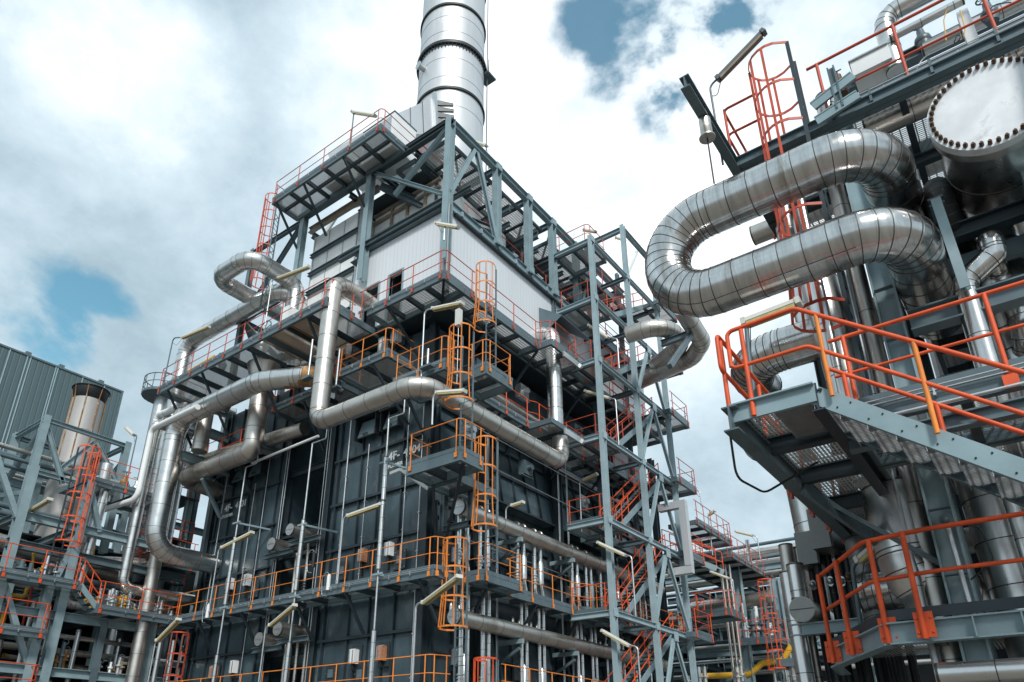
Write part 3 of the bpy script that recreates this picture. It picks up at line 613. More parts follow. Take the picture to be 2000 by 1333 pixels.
walkway('roof_platform', 'lower grated strip on the roof of the clad house inside the truss', [(18.2, 33, 15.6, 16.9)], 22.75, [[(18.4, 15.7), (33, 15.7)]], G2, 'red', joist=1.3, cat='platform', sp=2)
walkway('roof_platform', 'grated strip between the truss columns half way up', [(22.6, 33, 17.3, 18.6)], 24.3, [[(22.6, 17.3), (33, 17.3)]], G2, 'red', joist=1.3, cat='platform', sp=2)
# left support trestle under the cantilevered platform
ts = thing('platform_trestle', 'dark braced trestle carrying the left end of the top platform', 'trestle', (18, 26, 18))
for (x, y) in ((16.6, 28.6), (19.4, 25.0), (19.4, 28.6)):
    b = MB(); b.ibeam((x, y, 18), (x, y, 26.4), .26, .26, up=(1, 0, 0)); b.build('column', 'slate', ts)
for p, q in (((16.6, 24.5, 26.2), (16.6, 28.6, 26.2)), ((16.6, 28.6, 26.2), (19.4, 28.6, 26.2)), ((16.6, 24.5, 22), (16.6, 28.6, 22)), ((19.4, 25, 22), (19.4, 28.6, 22)), ((16.6, 28.6, 22), (19.4, 28.6, 22)),
             ((16.6, 24.7, 26), (16.6, 28.4, 22.2)), ((16.6, 28.4, 21.8), (16.6, 24.7, 18.2)), ((19.4, 25, 26), (19.4, 28.4, 22.2)), ((16.8, 28.6, 22), (19.2, 28.6, 26)), ((16.8, 28.6, 22), (19.2, 28.6, 18.2))):
    b = MB(); b.ibeam(p, q, .22, .18); b.build('brace', 'slate', ts)
caged_ladder('red caged ladder at the left end of the top platform', 15.7, 25.5, 20.8, 26.5, R(120), 'red', 1.6, GL, hoop=.95)
# top-left cabinets standing on the top platform
def cabinet(label, x0, x1, y0, y1, z0, z1):
    t = thing('equipment_cabinet', label, 'cabinet', ((x0+x1)/2, (y0+y1)/2, z0)); b = MB(); b.box(x0, x1, y0, y1, z0, z1); b.build('body', 'white', t)
    b = MB(); b.box(x0-.03, x1+.03, y0-.03, y1+.03, z1+.002, z1+.05); b.build('lid', 'slate', t)
    b = MB(); b.box(x0-.02, x0-.002, y0+.15, y1-.15, z0+.15, z1-.15); b.build('door', 'galv', t); return t
cabinet('white cabinet on the top platform near its left end', 15.9, 16.5, 20.7, 22.2, 26.52, 27.9)
cabinet('larger white cabinet on the top platform beside the first lamp', 16.0, 17.4, 17.9, 19.9, 26.52, 28.5)
# ---------------------------------------------------------------- stack and its flue duct
AZ = R(42.3); DS = 40.0; SC = Vector((DS*math.cos(AZ), DS*math.sin(AZ), 0)); RS = 2.52
sk = thing('exhaust_stack', 'tall pale round steel stack with dark flange rings rising above the furnace', 'chimney', (SC.x, SC.y, 24))
def sz(px, py): d = (RT*((px-PCX)/FPX) - UP*((py-PCY)/FPX) + FW); return EYE+(DS-RS)*d.z/math.hypot(d.x, d.y)
b = MB(); zb = 24
b.sweep([SC+V(0, 0, 24), SC+V(0, 0, 80)], [RS, RS], 64, caps=False); b.build('shell', 'stk', sk)
for py, hh, w_ in ((8, .2, .12), (84, .28, .22), (172, .2, .12), (-70, .2, .12)):
    z = sz(882, py); b = MB(); b.sweep([SC+V(0, 0, z-hh/2), SC+V(0, 0, z+hh/2)], [RS+w_, RS+w_], 64, caps=True)
    if py == 84:
        for k in range(60): a = 2*math.pi*k/60; b.bar(SC+V(math.cos(a)*(RS+.02), math.sin(a)*(RS+.02), z-.45), SC+V(math.cos(a)*(RS+.18), math.sin(a)*(RS+.18), z-.15), .05, .05)
    b.build('flange_ring', 'black', sk)
for py in (30, 60, 112, 148, 205): z = sz(882, py); b = MB(); b.ring(SC+V(0, 0, z), (0, 0, 1), RS, .014, 64); b.build('weld_seam', 'seam', sk)
a = AZ-R(55); pn = SC+V(math.cos(a+math.pi)*RS, math.sin(a+math.pi)*RS, sz(925, 118)); o = (pn-SC); o.z = 0; o.normalize()
b = MB(); b.tube(pn-o*.1, pn+o*.5, .22, 16); b.tube(pn+o*.5, pn+o*.58, .33, 16); b.build('nozzle', 'galv', sk)
# ladder up the right side of the stack
a = AZ+math.pi+R(88); o = V(math.cos(a), math.sin(a), 0); lp = SC+o*(RS+.25); sdv = V(-math.sin(a), math.cos(a), 0)
b = MB()
for k in (-1, 1): b.bar(lp+sdv*.22*k+V(0, 0, 26), lp+sdv*.22*k+V(0, 0, 80), .05, .03)
z = 26
while z < 80: b.tube(lp-sdv*.22+V(0, 0, z), lp+sdv*.22+V(0, 0, z), .02, 5); z += .35
b.build('stack_ladder', 'slate', sk)
b = MB(); z0 = sz(945, 95)
for dz in (0, .7, 1.4): b.bar(lp+o*.1+V(0, 0, z0+dz)-sdv*.5, lp+o*.1+V(0, 0, z0+dz)+sdv*.5, .05, .05)
b.bar(lp+o*.1+V(0, 0, z0)-sdv*.5, lp+o*.1+V(0, 0, z0+1.4)-sdv*.5, .05, .05); b.bar(lp+o*.1+V(0, 0, z0)+sdv*.5, lp+o*.1+V(0, 0, z0+1.4)+sdv*.5, .05, .05)
b.box(lp.x-.5, lp.x+.5, lp.y-.5, lp.y+.5, z0-.15, z0); b.build('rest_platform', 'slate', sk)
# duct
pA = at(845, 192, X=25.2); fd = thing('flue_duct', 'riveted white duct flaring into the side of the stack', 'duct', (23, 22, 26))
b = MB()
A0 = [at(776, 222, X=22.5), at(848, 190, X=26.0), at(852, 262, X=26.0), at(776, 262, X=22.5)]
B0 = [p+V(3.0, 2.4, 0) for p in A0]
b.add(A0+B0, [(0, 1, 2, 3), (7, 6, 5, 4), (0, 4, 5, 1), (1, 5, 6, 2), (2, 6, 7, 3), (3, 7, 4, 0)]); b.build('duct_panel', 'stk', fd)
b = MB()
for k in (.33, .66): b.bar(A0[0].lerp(A0[1], k)-V(.03, .03, 0), A0[3].lerp(A0[2], k)-V(.03, .03, 0), .03, .03)
b.build('seam', 'seam', fd)
for k in range(6):
    p = A0[1].lerp(A0[2], (k+.4)/6); b = MB(); b.add([p, p+V(1.0, -.9, -.05), p+V(1.0, -.9, -.28), p+V(0, 0, -.5), p+V(.1, .1, 0), p+V(1.1, -.8, -.05), p+V(1.1, -.8, -.28), p+V(.1, .1, -.5)],
        [(0, 1, 2, 3), (7, 6, 5, 4), (0, 4, 5, 1), (1, 5, 6, 2), (2, 6, 7, 3), (3, 7, 4, 0)]); b.build('fin', 'dark', fd)
b = MB(); b.bar(A0[1]-V(.1, .1, -.2), A0[2]-V(.1, .1, .2), .25, .25, up=(1, 0, 0)); b.build('edge_post', 'galv', fd)
# sloping white duct between top platform and stack
b = MB(); q = [at(640, 300, X=18.5), at(748, 235, X=18.5), at(762, 290, X=18.5), at(650, 330, X=18.5)]
q2 = [p+V(2.5, 0, 0) for p in q]; b.add(q+q2, [(0, 1, 2, 3), (7, 6, 5, 4), (0, 4, 5, 1), (1, 5, 6, 2), (2, 6, 7, 3), (3, 7, 4, 0)])
solo(b, 'duct_hood', 'stk', 'grey sheet metal hood behind the rails of the cantilevered top platform', 'duct')
# ---------------------------------------------------------------- access tower with stairs
XP = [24.5, 28.1, 31.6]; YP = 13.0; ZL = [3.3, 6.95, 10.62, 14.28, 17.95, 21.2, 24.5]
tw = thing('access_tower', 'slender blue-grey steel stair tower in front of the right end of the furnace', 'tower', (28, 14, 0))
for x, top in zip(XP, (24.75, 27.85, 27.85)):
    b = MB(); b.ibeam((x, YP, 0), (x, YP, top), .22, .22, up=(1, 0, 0), t=.025); b.build('column', 'pale', tw)
for x, top in zip(XP, (24.75, 27.85, 27.85)):
    b = MB(); b.ibeam((x, 15.2, 17 if x < 25 else 0), (x, 15.2, top), .2, .2, up=(1, 0, 0)); b.build('column', 'slate', tw)
for z in ZL:
    for x0, x1 in zip(XP[:-1], XP[1:]):
        b = MB(); b.ibeam((x0+.12, YP, z), (x1-.12, YP, z), .22, .16); b.build('beam', 'pale', tw)
    b = MB(); b.ibeam((XP[0], YP+.14, z), (XP[0], 15.0 if z > 20 else 14.85, z), .22, .16); b.build('beam', 'pale', tw)
    for x in XP[1:]: b = MB(); b.ibeam((x, YP+.14, z), (x, 15.0, z), .22, .16); b.build('beam', 'slate', tw)
    xm = (XP[1]+XP[2])/2
    if z < 24:
        for q in ((XP[1]+.15, YP, z-3.3), (XP[2]-.15, YP, z-3.3)):
            b = MB(); b.ibeam((xm, YP, z-.15), q, .14, .14, up=(0, 1, 0)); b.build('brace', 'pale', tw)
b = MB(); b.ibeam((XP[1]+.14, YP, 27.6), (XP[2]+3, YP, 27.6), .26, .2); b.build('beam', 'teal', tw)
b = MB(); b.ibeam((XP[1], YP+.14, 27.6), (XP[1], 15.0, 27.6), .26, .2); b.build('beam', 'teal', tw)
b = MB(); b.bar((29.9, YP+.1, 27.3), (28.3, YP+.1, 24.7), .14, .14); b.build('brace', 'white', tw)
def gusset(root, p, ax, s=.32, mt='pale'):
    # bolted plate in the plane facing -Y (ax='y') or -X (ax='x')
    b = MB(); x, y, z = p
    if ax == 'y':
        b.box(x-s/2, x+s/2, y-.018, y, z-s/2, z+s/2)
        for i in (-1, 0, 1):
            for j in (-1, 1): b.tube((x+i*s*.3, y-.034, z+j*s*.3), (x+i*s*.3, y-.018, z+j*s*.3), .016, 6)
    else:
        b.box(x-.018, x, y-s/2, y+s/2, z-s/2, z+s/2)
        for i in (-1, 0, 1):
            for j in (-1, 1): b.tube((x-.034, y+i*s*.3, z+j*s*.3), (x-.018, y+i*s*.3, z+j*s*.3), .016, 6)
    b.build('gusset_plate', mt, root)
for z in ZL:
    for x in XP: gusset(tw, (x, YP-.115, z), 'y')
    if z < 24: gusset(tw, ((XP[1]+XP[2])/2, YP-.1, z-.2), 'y', .4)
for x in XT[1:]:
    for z in (ZTP, ZBT): gusset(tr, (x, YT-.165, z), 'y', .36, 'teal')
GS = 'stair flights of the access tower'
def stair(label, p, q, w, matname='orange', group=None, treadmat='dark', smat='teal', rails_=True, st=.3, n=None, hh=1.0, wv=V(0, 1, 0), tall=.26):
    p = Vector(p); q = Vector(q); t = thing('stair_flight', label, 'stairs', tuple(p), group)
    for k in (0, 1):
        b = MB(); b.bar(p+wv*w*k, q+wv*w*k, tall, .05); b.build('stringer', smat, t)
    n = n or int((q.z-p.z)/.2); b = MB(); d = (q-p); d.z = 0; d.normalize()
    for i in range(n): c = p.lerp(q, (i+.5)/n); b.prism([(-.02, -.13), (.0, -.13), (.0, .13), (-.02, .13)], c+wv*.04, c+wv*(w-.04), d)
    b.build('tread', treadmat, t)
    if rails_:
        for k in (0, 1):
            b = MB()
            for h_ in (hh, hh*.5): b.sweep([p+wv*w*k+V(0, 0, h_), q+wv*w*k+V(0, 0, h_)], .024, 7)
            m_ = max(2, int((q-p).length/1.4))
            for i in range(m_+1): c = p.lerp(q, i/m_)+wv*w*k; b.tube(c, c+V(0, 0, hh), .024, 7)
            b.build('handrail', matname, t)
    return t
names = ['lowest', 'second', 'third', 'fourth', 'fifth', 'top']
for i, z in enumerate(ZL[:-1]):
    z1 = ZL[i+1]; stair('%s visible stair flight of the access tower, counted from below' % names[i] if i else 'lowest stair flight of the access tower, cut by the bottom edge', (26.3 if i else 25.6, 13.55, z+.1), (31.1, 13.55, z1+.1), .8, 'orange' if i < 3 else 'red', GS)
GT = 'grated landings of the access tower'
for i, z in enumerate(ZL[1:]):
    m_ = 'orange' if i < 2 else 'red'
    walkway('landing', '%s grated landing on the left half of the access tower, counted from below' % names[i], [(24.65, 26.4, 13.2, 15.0), (26.42, 31.5, 14.45, 15.4)], z+.16,
            [[(24.65, 15.0), (24.65, 13.2), (26.3, 13.2)], [(26.6, 14.45), (31.3, 14.45)]], GT, m_, joist=1.0, grate='gratey', cat='landing')
    if i == 5: b = MB(); b.ibeam((XP[0], 15.0, z), (XP[2], 15.0, z), .22, .16); b.build('beam', 'slate', tw)
    walkway('landing', '%s grated landing at the right end of the access tower, counted from below' % names[i], [(31.0, 33.4, 12.6, 15.4)], z+.16,
            [[(31.2, 12.6), (33.4, 12.6), (33.4, 15.4)]], GT, m_, joist=1.0, grate='gratey', cat='landing')
# ---------------------------------------------------------------- insulated pipes on the furnace
def A(x, y, **k): return at(x, y, **k)
pipe('big bent jacketed pipe dropping from the wide walkway and running past the furnace corner', [(17.6, 19.3, 19.2), (14.8, 19.3, 19.2), (14.8, 19.3, 12.97), (14.8, 14.3, 12.97), (23.25, 14.3, 12.97), (23.25, 14.3, 14.1)], .345, ('alud', 'seam'), [.6, .45, .75, .55], band=1.05, bband=.3)
pipe('upright jacketed pipe standing between the two right-hand walkways above the big bent pipe', [(23.25, 14.5, 14.5), (23.25, 14.5, 19.3), (23.25, 16, 19.6)], .33, ('alu', 'seam'), .5, band=.95)
for x, y, z, lab in ((23.25, 14.0, 14.12, 'lower'), (23.3, 13.95, 17.7, 'upper')):
    t = thing('spring_hanger', 'slotted steel hanger bracket at the %s pipe penetration of the right-hand walkways' % lab, 'bracket', (x, y, z))
    b = MB(); b.box(x-.75, x+.5, y-.42, y-.34, z-.3, z-.05); b.tube((x+.5, y-.38, z-.18), (x+.62, y-.38, z-.18), .13, 12); b.build('bracket_bar', 'galv', t)
    b = MB(); b.tube((x-.5, y-.38, z-.05), (x-.5, y-.38, z+.1), .03, 6); b.tube((x+.3, y-.38, z-.05), (x+.3, y-.38, z+.1), .03, 6); b.build('bolt', 'black', t)
# main rusty-ended pipe on the left
X1 = 14.7
p1 = A(348, 822, X=X1); z1 = p1.z
def on(px, py, X, z=None):      # point on plane X, optional height forced by moving along y
    p = at(px, py, X=X); return V(p.x, p.y, p.z if z is None else z)
zA = on(420, 787, X1).z
yL = on(347, 822, X1).y; yR = on(490, 750, X1).y
pb = on(288, 1078, X1)
pipe('fat jacketed pipe with a rusty right end, turning down at the left', [(16.9, yR-3.2, zA-.05), (15.6, yR-2.6, zA), (X1, yR-.6, zA), (X1, yL, zA), (X1, yL, pb.z), (18.2, yL, pb.z)], .42, ('alu', 'seam'), [.9, .9, .9, .95], band=1.0, bband=.27)
rb_ = MB(); jacket(rb_, [(16.6, yR-3.08, zA-.04), (15.6, yR-2.6, zA), (15.2, yR-1.65, zA)], .428, .9, .6, .5, 24, False); solo(rb_, 'rusty_pipe_sleeve', ['rust', 'seam'], 'rust-brown sleeve at the right end of the fat jacketed pipe', 'pipe sleeve')
# pipe dropping through the wide walkway and turning left
X2 = 15.9; q0 = on(521, 690, X2); q1 = on(484, 885, X2); q2 = on(352, 942, X2, q1.z)
zB = q1.z
pipe('jacketed pipe falling from the wide walkway and bending left below it', [(X2, q0.y, 17.7), (X2, q0.y, zB), (X2, on(357, 938, X2).y, zB), (18.6, on(357, 938, X2).y, zB-.15)], .40, ('alud', 'seam'), [.42, .6], band=1.0, bband=.5)
t = MB(); t.sweep([(X2, q0.y, 17.75), (X2, q0.y, 17.2), (X2, q0.y, 16.6)], [.75, .6, .41], 24, 0); solo(t, 'pipe_cone', ['alud'], 'dull metal cone where the falling jacketed pipe meets the wide walkway', 'pipe fitting')
# loop pipes above the wide walkway
X3 = 16.0
a0 = on(352, 742, X3); a1 = on(372, 668, X3); a2 = on(530, 588, X3, a1.z)
pipe('long grey jacketed pipe above the wide walkway, turning down at both ends', [(X3, a0.y, 12.6), (X3, a0.y, a1.z), (X3, on(540, 582, X3).y, a1.z), (X3+.9, on(540, 582, X3).y-.5, a1.z-.05), (X3+.9, on(540, 582, X3).y-.5, 17.9)], .40, ('alu', 'seam'), [.8, .55, .5], band=1.0)
X4 = 17.2; c0_ = on(385, 720, X4)
pipe('second jacketed pipe standing behind the left end of the long grey pipe', [(X4, c0_.y, 9.0), (X4, c0_.y, 19.4), (X4+2.5, c0_.y, 19.4)], .38, ('alu', 'seam'), .6, band=1.0)
# expansion loop high on the left
zl = 22.3
def oz(px, py, Z): p = at(px, py, Z=Z); return V(p.x, p.y, Z)
l0, l1, l2, l3 = oz(580, 556, zl), oz(478, 508, zl), oz(424, 545, zl), oz(520, 602, zl)
pipe('square expansion loop of jacketed pipe sticking out left of the trestle', [(l0.x, l0.y, 18.3), l0, (l1.x, l0.y, zl), (l1.x, l2.y, zl), (l3.x+1.5, l2.y, zl)], .40, ('alu', 'seam'), [.6, .75, .75], band=1.0, bband=.26)
# small pipes at the left
def ppx(label, pix, X, r, mats=('alu', 'seam'), bend=None, band=.9, tailx=None, name='insulated_pipe', **k):
    pts = [at(x, y, X=X) for x, y in pix]
    if tailx: pts.append(pts[-1]+V(tailx, 0, 0))
    return pipe(label, pts, r, mats, bend, band, name=name, **k)
def vert(px, y0, y1, X):       # two points on one vertical through photo column px at y0
    a = at(px, y0, X=X); d = RT*((px-PCX)/FPX) - UP*((y1-PCY)/FPX) + FW
    # follow the plumb line: same x,y, height where the row y1 is reached
    lo, hi = -20, 80
    for _ in range(50):
        m_ = (lo+hi)/2; q = V(a.x, a.y, m_)-V(0, 0, EYE); yy = PCY-FPX*(q.dot(UP))/(q.dot(FW))
        if yy > y1: lo = m_
        else: hi = m_
    return a, V(a.x, a.y, m_)
X5 = 14.2
va, vb = vert(297, 838, 975, X5)
w0 = at(388, 786, X=X5)
pipe('thin pale pipe left of the fat jacketed pipe, kinking away to the lower left', [(X5+.0, w0.y, va.z), va, vb, (X5-.6, vb.y+2.6, vb.z-.3), (X5-.6, vb.y+3.6, vb.z-.7)], .13, ('white', 'white'), [.3, .45, .3], band=3)
X6 = 14.6; va, vb = vert(303, 838, 1148, X6)
pipe('slim jacketed upright left of the fat one, turning right near its foot', [(X6+1.8, va.y-.0, va.z+.35), (X6, va.y, va.z+.3), vb, (X6+5.5, vb.y-.5, vb.z-.05)], .235, ('alu', 'seam'), [.3, .4], band=.95)
X7 = 15.6; va, vb = vert(352, 850, 1060, X7)
pipe('dull jacketed upright close behind the fat pipe', [V(va.x, va.y, 17.5), V(vb.x, vb.y, 4)], .28, ('alud', 'seam'), band=.9)
X8 = 17.2; va, vb = vert(332, 800, 1000, X8)
pipe('wide pale jacketed vessel pipe behind the left end of the wide walkway', [V(va.x, va.y+.6, 18.6), V(va.x, va.y+.6, 6)], .55, ('alu', 'seam'), band=1.3)
X9 = 13.2; va, vb = vert(186, 935, 1180, X9)
pipe('slim jacketed pipe before the left rack, turning right above the pale beam', [va+V(1.5, 0, .0), va, vb, vb+V(4.3, -.3, -.1)], .19, ('alu', 'seam'), [.2, .3], band=.7)
va, vb = vert(106, 1204, 1345, 12.9)
pipe('slim jacketed pipe dropping out of the bottom edge left of the stair tower legs', [va, V(vb.x, vb.y, vb.z-1)], .19, ('alu', 'seam'), band=.7)
pipe('small elbow pipe peeping out under the left end of the wide walkway', [(16.2, 30.2, 17.0), (15.2, 30.2, 17.0), (15.2, 30.2, 14.5)], .26, ('alud', 'seam'), .4, band=.6)
pipe('second small elbow pipe under the wide walkway beside the first', [(16.6, 28.6, 17.2), (15.6, 28.6, 17.2), (15.6, 28.6, 14.5)], .34, ('alud', 'seam'), .5, band=.6)
pipe('dull jacketed pipe running behind the rusty-ended pipe', [(17.0, 23, 14.6), (16.4, 30.6, 14.6)], .3, ('alud', 'seam'), band=.9)
# brackets carrying the left pipes
t = thing('pipe_support_frame', 'pale blue-grey beams that carry the fat pipes left of the casing', 'frame', (16, 31.5, 0))
for px, py, qx, qy, X in ((345, 822, 432, 858, 15.0), (355, 890, 436, 912, 15.2)):
    a = at(px, py, X=X); b = MB(); b.ibeam(a, a+V(3.6, 0, 0), .42, .3, t=.03); b.build('beam', 'teal', t)
for (x, y) in ((18.3, 31.4), (18.3, 33.6)):
    b = MB(); b.ibeam((x, y, 0), (x, y, 18), .3, .3, up=(1, 0, 0)); b.build('column', 'teal', t)
a = at(395, 935, X=15.8); b = MB(); b.bar(a, at(430, 1010, X=17.4), .14, .14); b.build('brace', 'teal', t)
# small service platform at the left of casing two
walkway('walkway', 'small red-railed platform left of the 4F-4101 lettering', [(16.0, 17.6, 30.6, 33.2)], 9.9, [[(17.6, 33.2), (16.0, 33.2), (16.0, 30.6), (17.5, 30.6)]], G1, 'orange', joist=1)
walkway('walkway', 'grated walkway with orange rails across the upper left of the lettered 4F-4101 casing', [(16.5, 17.6, 25.2, 31.5)], 14.4, [[(16.5, 31.5), (16.5, 25.2)]], G1, 'orange', [br(16.5, 27, 14.4, 1, 0, 1.1, 1.8)])
# ---------------------------------------------------------------- header pipes
def header(label, x0, x1, y, z, r=.27):
    t = thing('header_pipe', label, 'pipe', (x0, y, z-r)); b = MB(); jacket(b, [(x0, y, z), (x1, y, z)], r, None, 1.15); b.build('pipe_run', ['alud', 'seam'], t)
    b = MB(); b.tube((x0-.05, y, z), (x0-.03, y, z), r*.98, 24); b.bar((x0-.06, y-r*.8, z), (x0-.06, y+r*.8, z), .012, .012); b.build('end_cap', 'galv', t); return t
header('upper tan header pipe running away along the terraced side below the hanging platform', 17.85, 33.5, 15.1, 9.72)
header('lower tan header pipe running away along the terraced side below the amber walkway', 17.75, 33.5, 15.1, 6.02)
header('capped header stub on the upper bracket of the gap, left one', 16.9, 21, 24.1, 9.75, .26); header('capped header stub on the upper bracket of the gap, right one', 16.6, 21, 22.6, 10.0, .24)
header('capped header stub on the lower bracket of the gap, left one', 16.9, 21, 24.1, 6.0, .26); header('capped header stub on the lower bracket of the gap, right one', 16.6, 21, 22.6, 6.2, .26)
GBk = 'brackets under the header pipes'
for x, y, z, lab in ((17.3, 24.1, 9.42, 'upper left gap'), (17.3, 22.6, 9.7, 'upper right gap'), (17.3, 24.1, 5.68, 'lower left gap'), (17.3, 22.6, 5.88, 'lower right gap')):
    b = MB(); b.ibeam((x, y-.9, z), (x, y+.9, z), .2, .2); solo(b, 'bracket', 'slate', 'steel bracket under the %s stub' % lab, 'bracket', GBk)
for i, x in enumerate((21.2, 24.9, 28.4, 31.2)):
    for z, l2 in ((9.72, 'upper'), (6.02, 'lower')):
        t = thing('bracket', '%s saddle bracket under the %s tan header pipe, counted from the corner' % (('first', 'second', 'third', 'fourth')[i], l2), 'bracket', (x, 15.4, z-.5), GBk)
        b = MB(); b.bar((x, 14.85, z-.36), (x, 16, z-.36), .16, .14); b.build('arm', 'teal', t); b = MB(); b.bar((x, 15.0, z-.6), (x, 16, z-1.1), .1, .1); b.build('strut', 'slate', t)
t = thing('header_end_frame', 'square steel frame round the capped end of the upper tan header pipe', 'frame', (18.0, 15.2, 8.9))
for p, q in (((17.95, 14.65, 9.0), (17.95, 14.65, 11.2)), ((17.95, 15.9, 9.0), (17.95, 15.9, 11.2)), ((17.95, 14.65, 9.1), (17.95, 15.9, 9.1)), ((17.95, 14.65, 10.4), (17.95, 15.9, 10.4))):
    b = MB(); b.ibeam(p, q, .2, .2); b.build('frame_bar', 'slate', t)
# risers between the headers
GR = 'riser pipes between the header pipes on the terraced side'
def risers(x, idx):
    nm = ('first', 'second', 'third', 'fourth', 'fifth', 'sixth')[idx]
    t = thing('riser_bundle', '%s bundle of slim risers from the corner, joining the two tan header pipes' % nm, 'pipes', (x, 15.4, 3), GR)
    for k, dx in enumerate((-.8, -.38, .34, .76)):
        xx = x+dx; b = MB()
        if k % 2 == 0: pts = [(xx, 15.3, 9.6), (xx, 15.3, 8.2), (xx, 15.3, 7.75), (xx+.22, 15.3, 7.35), (xx+.22, 15.3, 5.2), (xx+.22, 15.3, 0)]
        else: pts = [(xx, 15.3, 9.6), (xx, 15.3, 8.0), (xx+.12, 15.3, 7.6), (xx+.12, 15.3, 0)]
        jacket(b, pts, .085, .18, .5, .2, 10); b.build('riser', ['alu', 'seam'], t)
        b = MB(); zz = 8.15 if k % 2 == 0 else 8.5
        if k % 2 == 0:
            for dz in (-.16, -.05, .06, .17): b.tube((xx, 15.3, zz+dz), (xx, 15.3, zz+dz+.045), .125, 12)
            b.tube((xx, 15.3, zz-.1), (xx, 15.12, zz), .05, 8)
        else: b.sweep([(xx, 15.3, zz-.45), (xx, 15.3, zz+.35), (xx, 15.3, zz+.5), (xx, 15.3, zz+.95)], [.125, .125, .07, .03], 12)
        b.build('valve' if k % 2 == 0 else 'expansion_sleeve', 'galv', t)
        b = MB(); zz = 4.4
        if k % 2: b.sweep([(xx+.12, 15.4, zz-.5), (xx+.12, 15.4, zz+.5), (xx+.12, 15.4, zz+.6)], [.14, .14, .075], 12)
        else:
            for dz in (-.16, -.05, .06, .17): b.tube((xx+.22, 15.3, zz-.3+dz), (xx+.22, 15.3, zz-.3+dz+.045), .125, 12)
        b.build('valve', 'galv', t)
        b = MB(); P_, _ = fillet([(xx-.25, 15.35, 6.15), (xx-.25, 15.35, 6.5), (xx+.1, 15.6, 6.55), (xx+.1, 15.6, 6.2)], .12, R(20)); b.sweep(P_, .07, 8); b.build('crossover', 'alud', t); b = MB()
        P_, _ = fillet([(xx, 15.2, 9.9), (xx, 15.2, 10.15), (xx, 15.9, 10.2), (xx, 15.9, 9.9)], .12, R(20)); b.sweep(P_, .06, 8)
        b.build('crossover', 'alud', t)
for i, x in enumerate((18.9, 22.3, 25.3+.9, 28.6, 31.2)): risers(x, i)
t = thing('riser_bundle', 'slim risers with valves inside the dark gap between the casings', 'pipes', (17.6, 23, 0), GR)
for y, z1_ in ((22.2, 9.6), (22.9, 9.9), (23.6, 9.5), (22.4, 5.9), (23.3, 5.8)):
    b = MB(); jacket(b, [(17.8, y, z1_), (17.8, y, 0)], .07, None, .6, None, 8); b.build('riser', ['alud', 'seam'], t)
    b = MB()
    for dz in (-.16, -.05, .06, .17): b.tube((17.8, y, z1_-1.9+dz), (17.8, y, z1_-1.9+dz+.05), .13, 12)
    b.build('valve', 'black', t)
# burner gas boxes on the casings
GB = 'small boxes on the furnace walls above the walkway decks'
def burner(label, p, col='white', ang=0, s=1):
    t = thing('burner_box', label, 'box', tuple(p), GB); x, y, z = p; w = .13*s; h = .24*s
    def bx(b, a0, a1, b0, b1, c0, c1):
        if ang == 0: b.box(x-a1, x-a0, y+b0, y+b1, z+c0, z+c1)
        else: b.box(x+b0, x+b1, y-a1, y-a0, z+c0, z+c1)
    b = MB(); bx(b, .03, .26, -w, w, 0, 2*h); b.build('box_body', col, t)
    b = MB(); bx(b, .0, .03, -w*1.9, w*1.9, -.18, 2*h+.16); b.build('mounting_plate', 'dark', t)
    b = MB(); bx(b, .27, .30, -w*.75, -w*.45, .03, 2*h-.03); bx(b, .27, .30, w*.45, w*.75, .03, 2*h-.03); bx(b, .06, .2, -w*1.0, w*1.0, 2*h+.002, 2*h+.03); b.build('rib', 'galv', t)
    b = MB(); bx(b, .1, .2, -.05, .05, -.22, -.003); bx(b, .04, .14, .0, .05, -.5, -.225); b.build('nozzle', 'black', t); return t
for px, py, X, col, lab in ((765, 1088, XF-.12, 'white', 'white burner box above the long walkway, nearest the corner'), (713, 1100, XF-.12, 'copper', 'copper-brown burner box above the long walkway beside a white one'),
    (487, 1146, XF-.12, 'white', 'white burner box above the long walkway on the left casing, right one'), (453, 1153, XF-.12, 'white', 'white burner box half hidden behind a pole on the left casing'),
    (696, 1298, XF-.12, 'white', 'white burner box just above the lowest rail of the right casing'), (750, 1292, XF-.12, 'copper', 'rusty burner box just above the lowest rail near the corner'),
    (461, 1316, XF-.12, 'white', 'white burner box just above the lowest rail of the left casing'), (421, 1326, XF-.12, 'copper', 'rusty burner box at the left on the lowest rail of the left casing')):
    burner(lab, at(px, py, X=X), col)
for px, py, lab in ((1005, 1140, 'silver burner box over the amber terraced-side walkway, nearest the corner'), (1103, 1170, 'silver burner box over the amber terraced-side walkway, second from the corner'), (1186, 1200, 'silver burner box behind the nearest leg of the access tower'),
    (884, 1300, 'silver burner box over the lowest terraced-side walkway behind the ladder'), (1008, 1330, 'silver burner box over the lowest terraced-side walkway at the bottom edge'), (884, 1100, 'dark silver burner box beside the ladder cage at the corner')):
    burner(lab, at(px, py, Y=15.9), 'galv', 1)
burner('white junction box on the dark wall under the upper walkway', at(778, 672, X=17.6), 'white', 0, 1.6); burner('white junction box left of the amber rail end high on the wall', at(752, 690, X=17.5), 'white', 0, 1.3)
